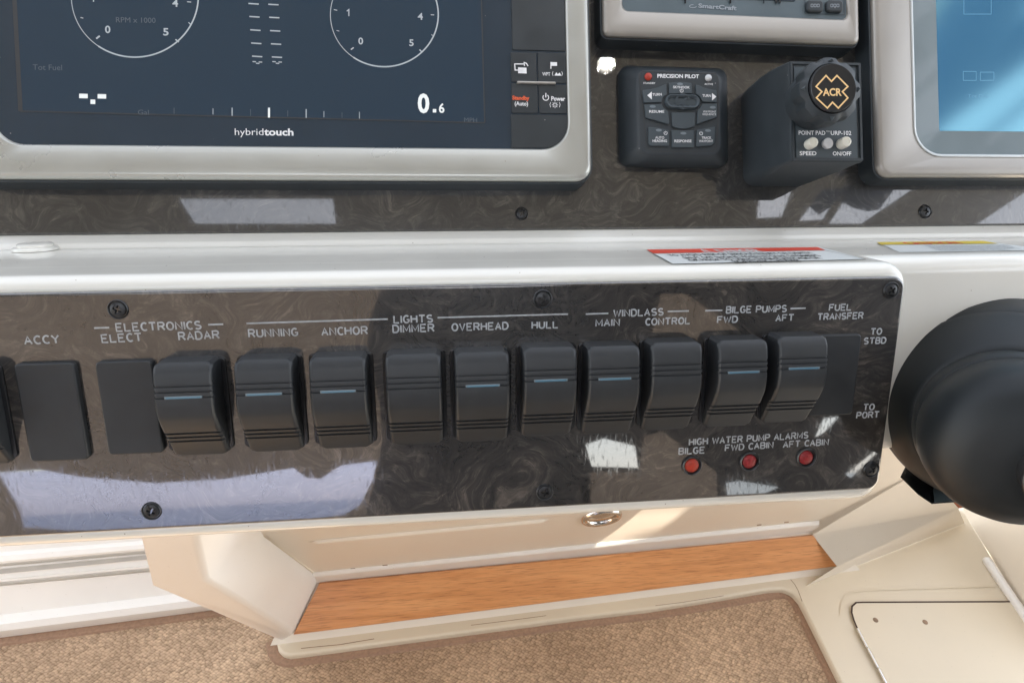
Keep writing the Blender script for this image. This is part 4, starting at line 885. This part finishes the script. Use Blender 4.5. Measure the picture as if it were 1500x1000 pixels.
# sloping base under the board, cove and overhanging back wall
mb = MB()
BPo = Plane(BP.O - BP.N * .004, BP.U, BP.W)
mb.quad(*[BPo.hit(*p) for p in ((396, 945), (1262, 838), (1212, 766), (440, 850))])
mb.build('sloping_face', 'cream', fw, smooth=0)
cove = []
for px in (448, 1200):
    y = 846 + (px - 452) * (770 - 846) / (1192 - 452)
    a = BPo.hit(px, y + 9); b = BP.hit(px, y + 6, .004); c = BW.hit(px, y - 1, .006); e = BW.hit(px, y - 8, 0)
    cove.append([a, b, c, e, BW.hit(px, y - 9, -.02)])
mb = MB(); L = [fillet(c, [0, .004, .006, .004, 0], 5) for c in cove]
mb.loft(L, closed=False).build('rounded_cove', 'cream_white', fw, smooth=70)
BWp = [BW.hit(*p) for p in ((470, 845), (1190, 773), (1166, 732), (1150, 690), (300, 720), (385, 783))]
MB().quad(*BWp).build('back_wall', 'cream', fw, smooth=0)
g0 = MB(); a, b = BW.loc(451, 793), BW.loc(806, 760)
d = (b - a).normalized(); n = Vector((-d.y, d.x)); L = []
for k in range(25):
    t = k / 24; e = min(1, math.sqrt(max(0, 1 - (1 - min(t, 1 - t) * 2 * 24 / 2) ** 2))) if min(t, 1 - t) < 1 / 24 else 1
    c = a + (b - a) * t; L.append([(*(c + n * .0042 * e * math.cos(R(q))),   .0045 * e * math.sin(R(q)) + .0002) for q in range(0, 181, 30)])
gr = MB().loft(L, closed=False); gr.v = [BW.M @ p for p in gr.v]; gr.build('raised_rib', 'cream', fw, smooth=60)
for px, py in ((517, 832), (564, 827), (1112, 768), (1152, 764)):
    p = BW.loc(px, py, 0); m_ = MB().rbox(p.x - .004, p.x + .004, p.y - .0013, p.y + .0013, 0, .0012, .0012, .0006); m_.v = [BW.M @ q for q in m_.v]; m_.build('sealant_spot', 'sealant', fw)
bt = thing('teak_board', 'long orange brown teak board on the sloping footrest below the dashboard', 'board')
MB().loft([[p - BP.N * .003 for p in bpts], [p + BP.N * .003 for p in bpts]], True, True).build('board', 'wood', bt, smooth=30, bevel=.0012)
# boxed leg at the left
def at(px, py, d): return CAM + ray(px, py) * d
c1, c2, c3, c4 = at(218, 858, .62), at(303, 850, .62), BPo.hit(431, 926), fpt(412, 938, .026)
u1, u2, u3 = at(196, 772, .50), at(284, 768, .50), BW.hit(378, 770)
s3 = BW.hit(468, 846)
leg = MB(); k = leg.add([c1, c2, c3, c4, u1, u2, u3, s3, BW.hit(300, 720), at(100, 700, .50), BW.hit(385, 783), fpt(390, 920, .0)], 
   [(0, 1, 5, 4), (1, 10, 6, 5), (1, 2, 7, 10), (0, 3, 2, 1), (0, 4, 11, 3)])
leg.build('boxed_leg', 'cream_white', fw, smooth=25, bevel=.006)
ribs = [BW.loc(*p) for p in ((385, 783), (469, 845))]
gm = ribbon(MB(), ribs, .004, .0015); gm.v = [BW.M @ p for p in gm.v]; gm.build('sealed_joint', 'cream_dark', fw, smooth=0)
# left wall with stepped mouldings
l0, l1 = fpt(0, 934, .008), fpt(320, 893, .008)
ld_ = (l1 - l0).normalized(); lnn = Vector((-ld_.y, ld_.x, 0)); LW = Plane(l0, ld_, lnn * .55 + Zp * .83)
PR = [(690, 680, 0), (808, 792, 0), (814, 798, .006), (822, 804, .008), (825, 807, .007), (825.5, 807.5, -.006), (829, 811, -.006), (829.5, 811.5, 0), (833, 814, .001), (840, 820, .001), (848, 829, .001), (849, 830, .006), (852, 833, .006), (852.5, 833.5, -.008),
      (857, 838, -.008), (858, 839, 0), (900, 876, 0), (905, 881, .005), (914, 889, .012), (924, 899, .012), (931, 905, .004), (936, 910, -.012)]
L = [[LW.hit(x, ya + (yb_2 - ya) * x / 200, h) for ya, yb_2, h in PR] for x in (-160, 345)]
MB().loft(L, closed=False).build('stepped_wall', 'cream_white', fw, smooth=30)
L = [[LW.hit(x, ya + (yb_2 - ya) * x / 200, h) for ya, yb_2, h in ((833, 814, .0012), (833.3, 814.3, .003), (839.7, 819.7, .003), (840, 820, .0012))] for x in (-160, 330)]
MB().loft(L, closed=False).build('rubber_strip', 'grey_strip', fw, smooth=0)
# floor, lip and carpet
hl_ = .016
lip = [(404, 935), (407, 950), (413, 957), (424, 960), (540, 944.5), (657, 929), (850, 903.5), (950, 892), (1023, 880.5), (1127, 863), (1148, 862), (1162, 868), (1172, 880), (1180, 895), (1235, 1005), (1300, 1150)]
far = [(1800, 1150), (1800, 780), (1440, 730), (1240, 815), (800, 850), (430, 900)]
tp = [fpt(x, y, hl_) for x, y in lip] + [fpt(x, y, hl_) for x, y in far]
bo = [Vector((p.x, p.y, ZF)) for p in tp]
fr_ = MB().loft([bo, tp], False, True); o = fr_.build('raised_floor_margin', 'cream_dark', fw, smooth=30, bevel=.005)
fl = MB().quad(*[(x, y, ZF - .004) for x, y in ((-6, -6), (6, -6), (6, 3), (-6, 3))]).build('floor', 'cream', None, smooth=0); struct(fl)
inn = [(x, y) for x, y in lip]
cp = [fpt(x, y, .001) for x, y in lip]; 
cp = [fpt(-200, 955, .001), fpt(320, 885, .001), fpt(395, 925, .001)] + cp + [Vector((cp[-1].x - .1, cp[-1].y - .9, ZF + .001)), Vector((-1.2, cp[-1].y - .9, ZF + .001))]
ca = thing('carpet', 'tan woven cockpit carpet with a brown bound edge, along the bottom of the photo', 'carpet')
MB().quad(*cp).build('woven_pile', 'carpet', ca, smooth=0)
def band(pts, wdt, z, name):
    P_ = [fpt(x, y, z) for x, y in pts]; m_ = MB(); q_ = [(p.x, p.y) for p in P_]
    n = len(q_); L = [[], [], [], []]
    for i in range(n):
        a = Vector(q_[max(0, i - 1)]); c = Vector(q_[min(n - 1, i + 1)]); d = (c - a).normalized(); nn = Vector((d.y, -d.x)); p = Vector(q_[i])
        for k, (s, zz) in enumerate(((-.004, ZF + .001), (-.003, ZF + z), (wdt - .002, ZF + z), (wdt, ZF + .001))): L[k].append((*(p + nn * s), zz))
    return m_.loft(L, closed=False).build(name, 'binding', ca, smooth=50)
sm = []
for i in range(len(lip) - 1):
    for k in range(3): sm.append((lip[i][0] + (lip[i + 1][0] - lip[i][0]) * k / 3, lip[i][1] + (lip[i + 1][1] - lip[i][1]) * k / 3))
band(sm, .016, .005, 'edge_binding'); band([(-200, 957), (0, 931), (120, 915.5), (320, 888), (400, 877)], .015, .005, 'edge_binding')
p = fpt(1170.5, 905.5, .0); MB().lathe([(.0075, 0), (.0075, .0035), (.006, .0045), (.0045, .0035), (.002, .004)], 24, (p.x, p.y, ZF), False, True).build('snap_stud', 'carpet', ca)
# aged sealant and grime lines
for zz, wd, pts in ((hl_ + .0003, .0012, [(441, 949), (470, 946), (497, 943.5), (530, 938), (548, 935)]), (hl_ + .0003, .0009, [(690, 915), (740, 909), (800, 901)]), (hl_ + .0003, .0011, [(1158, 848), (1164, 855), (1169, 864), (1175, 880)]), (hl_ + .0003, .0008, [(960, 886.5), (1000, 881.5), (1060, 872)])):
    P_ = [fpt(x, y, zz) for x, y in pts]; ribbon(MB(), [(p.x, p.y) for p in P_], wd, ZF + zz).build('sealant_line', 'sealant', fw, smooth=0)
# right hand step, its riser and walls
HR = hl_ + .0005
RS = Plane((0, 0, ZF + HR), X, (0, 1, 0))
r1, r2 = RS.hit(1180, 858), RS.hit(1413, 766)
rdir = (r2 - r1).normalized(); RP = Plane(r1, rdir, Zp)
k1, k2 = RP.hit(1226, 829), RP.hit(1404, 745)
e1, e2 = BW.hit(1192, 767), BW.hit(1348, 689)
V = [r1, r2, k2, k1, RP.hit(1420, 700), e2, e1, BP.hit(1190, 783), BW.hit(1166, 732), BW.hit(1173, 764), at(1320, 640, (e2 - CAM).dot(ray(750, 500).normalized()) * .9), at(1150, 650, .8)]
MB().add(V, [(0, 1, 2, 3), (3, 2, 4, 5, 6, 7), (8, 9, 6, 5, 10, 11)]).build('side_step', 'cream', fw, smooth=20, bevel=.007)
t1, t2 = RS.hit(1413, 752), RS.hit(1560, 990); TP = Plane(t1, (t2 - t1), Zp)
MB().quad(t1, t2, TP.hit(1560, 700), TP.hit(1396, 690)).build('side_wall', 'cream', fw, smooth=0)
b0, b3 = RS.hit(1441, 818), RS.hit(1540, 965)
fb = frame(b3 - b0, None, b0 + Zp * .004); ln = (b3 - b0).length
MB().lathe([(.002, 0), (.006, .003), (.0075, .01), (.0075, ln)], 20, fr=fb).build('raised_bead', 'cream_white', fw, smooth=60)
for p_ in ([(1231, 900), (1232, 884), (1239, 871), (1252, 866), (1275, 864), (1464, 858), (1560, 855)],):
    g_ = ribbon(MB(), [RS.loc(*p) for p in p_], .0022, .0008); g_.v = [RS.M @ v for v in g_.v]; g_.build('fine_moulding_line', 'cream_dark', fw, smooth=0)
ht_ = thing('floor_hatch', 'cream hatch lid with two small screw holes and a metal hinge, at the lower right', 'hatch')
hp_ = [(1300, 1005), (1257, 926), (1250, 910), (1246.5, 898), (1247, 889), (1253, 883.5), (1262, 883), (1484, 882), (1700, 880), (1700, 1200), (1410, 1200)]
g_ = MB(); P_ = [RS.loc(*p) for p in hp_]
g_.loft([[(*p, z) for p in P_] for z in (.0004, .0030)], True, True); g_.v = [RS.M @ v for v in g_.v]; g_.build('lid', 'cream_dark', ht_, smooth=30, bevel=.0012)
g_ = ribbon(MB(), P_[1:9], .0026, .0033); g_.v = [RS.M @ v for v in g_.v]; g_.build('gap_seal', 'gap_dark', ht_, smooth=0)
a, b = RS.loc(1254, 922), RS.loc(1322, 1050); d = (b - a).normalized(); n = Vector((-d.y, d.x)); LL = (b - a).length
for k in range(int(LL / .032)):
    s0 = a + d * k * .032; s1 = s0 + d * .0305; fr_ = frame((RS.M @ Vector((*s1, 0))) - (RS.M @ Vector((*s0, 0))), None, RS.M @ Vector((*s0, .0040)))
    MB().lathe([(.0022, 0), (.0025, .0005), (.0025, .030), (.0022, .0305)], 12, fr=fr_).build('hinge_knuckle', 'chrome', ht_)
for px, py in ((1281.5, 909), (1354, 912)):
    p = RS.loc(px, py); m_ = MB().lathe([(.0042, .0028), (.0042, .0034), (.003, .0036)], 20, (p.x, p.y, 0), False, True); m_.v = [RS.M @ v for v in m_.v]; m_.build('screw_hole', 'sealant', ht_)
# chrome pull ring on the back wall
cr_ = thing('cup_ring', 'polished oval metal ring set in the cream wall under the switch panel', 'fitting', BW.M)
p = BW.loc(881, 757, 0); r = (BW.loc(911, 754, 0) - p).x
MB().lathe([(r, 0), (r * .97, .003), (r * .88, .005), (r * .76, .0045), (r * .68, .002), (r * .66, -.001)], 48, (p.x, p.y, 0), False, False).build('ring', 'chrome', cr_, smooth=60)
MB().lathe([(r * .67, .0006), (r * .3, .0022), (.0001, .0026)], 40, (p.x, p.y, 0), False, True).build('dished_centre', 'chrome', cr_, smooth=60)
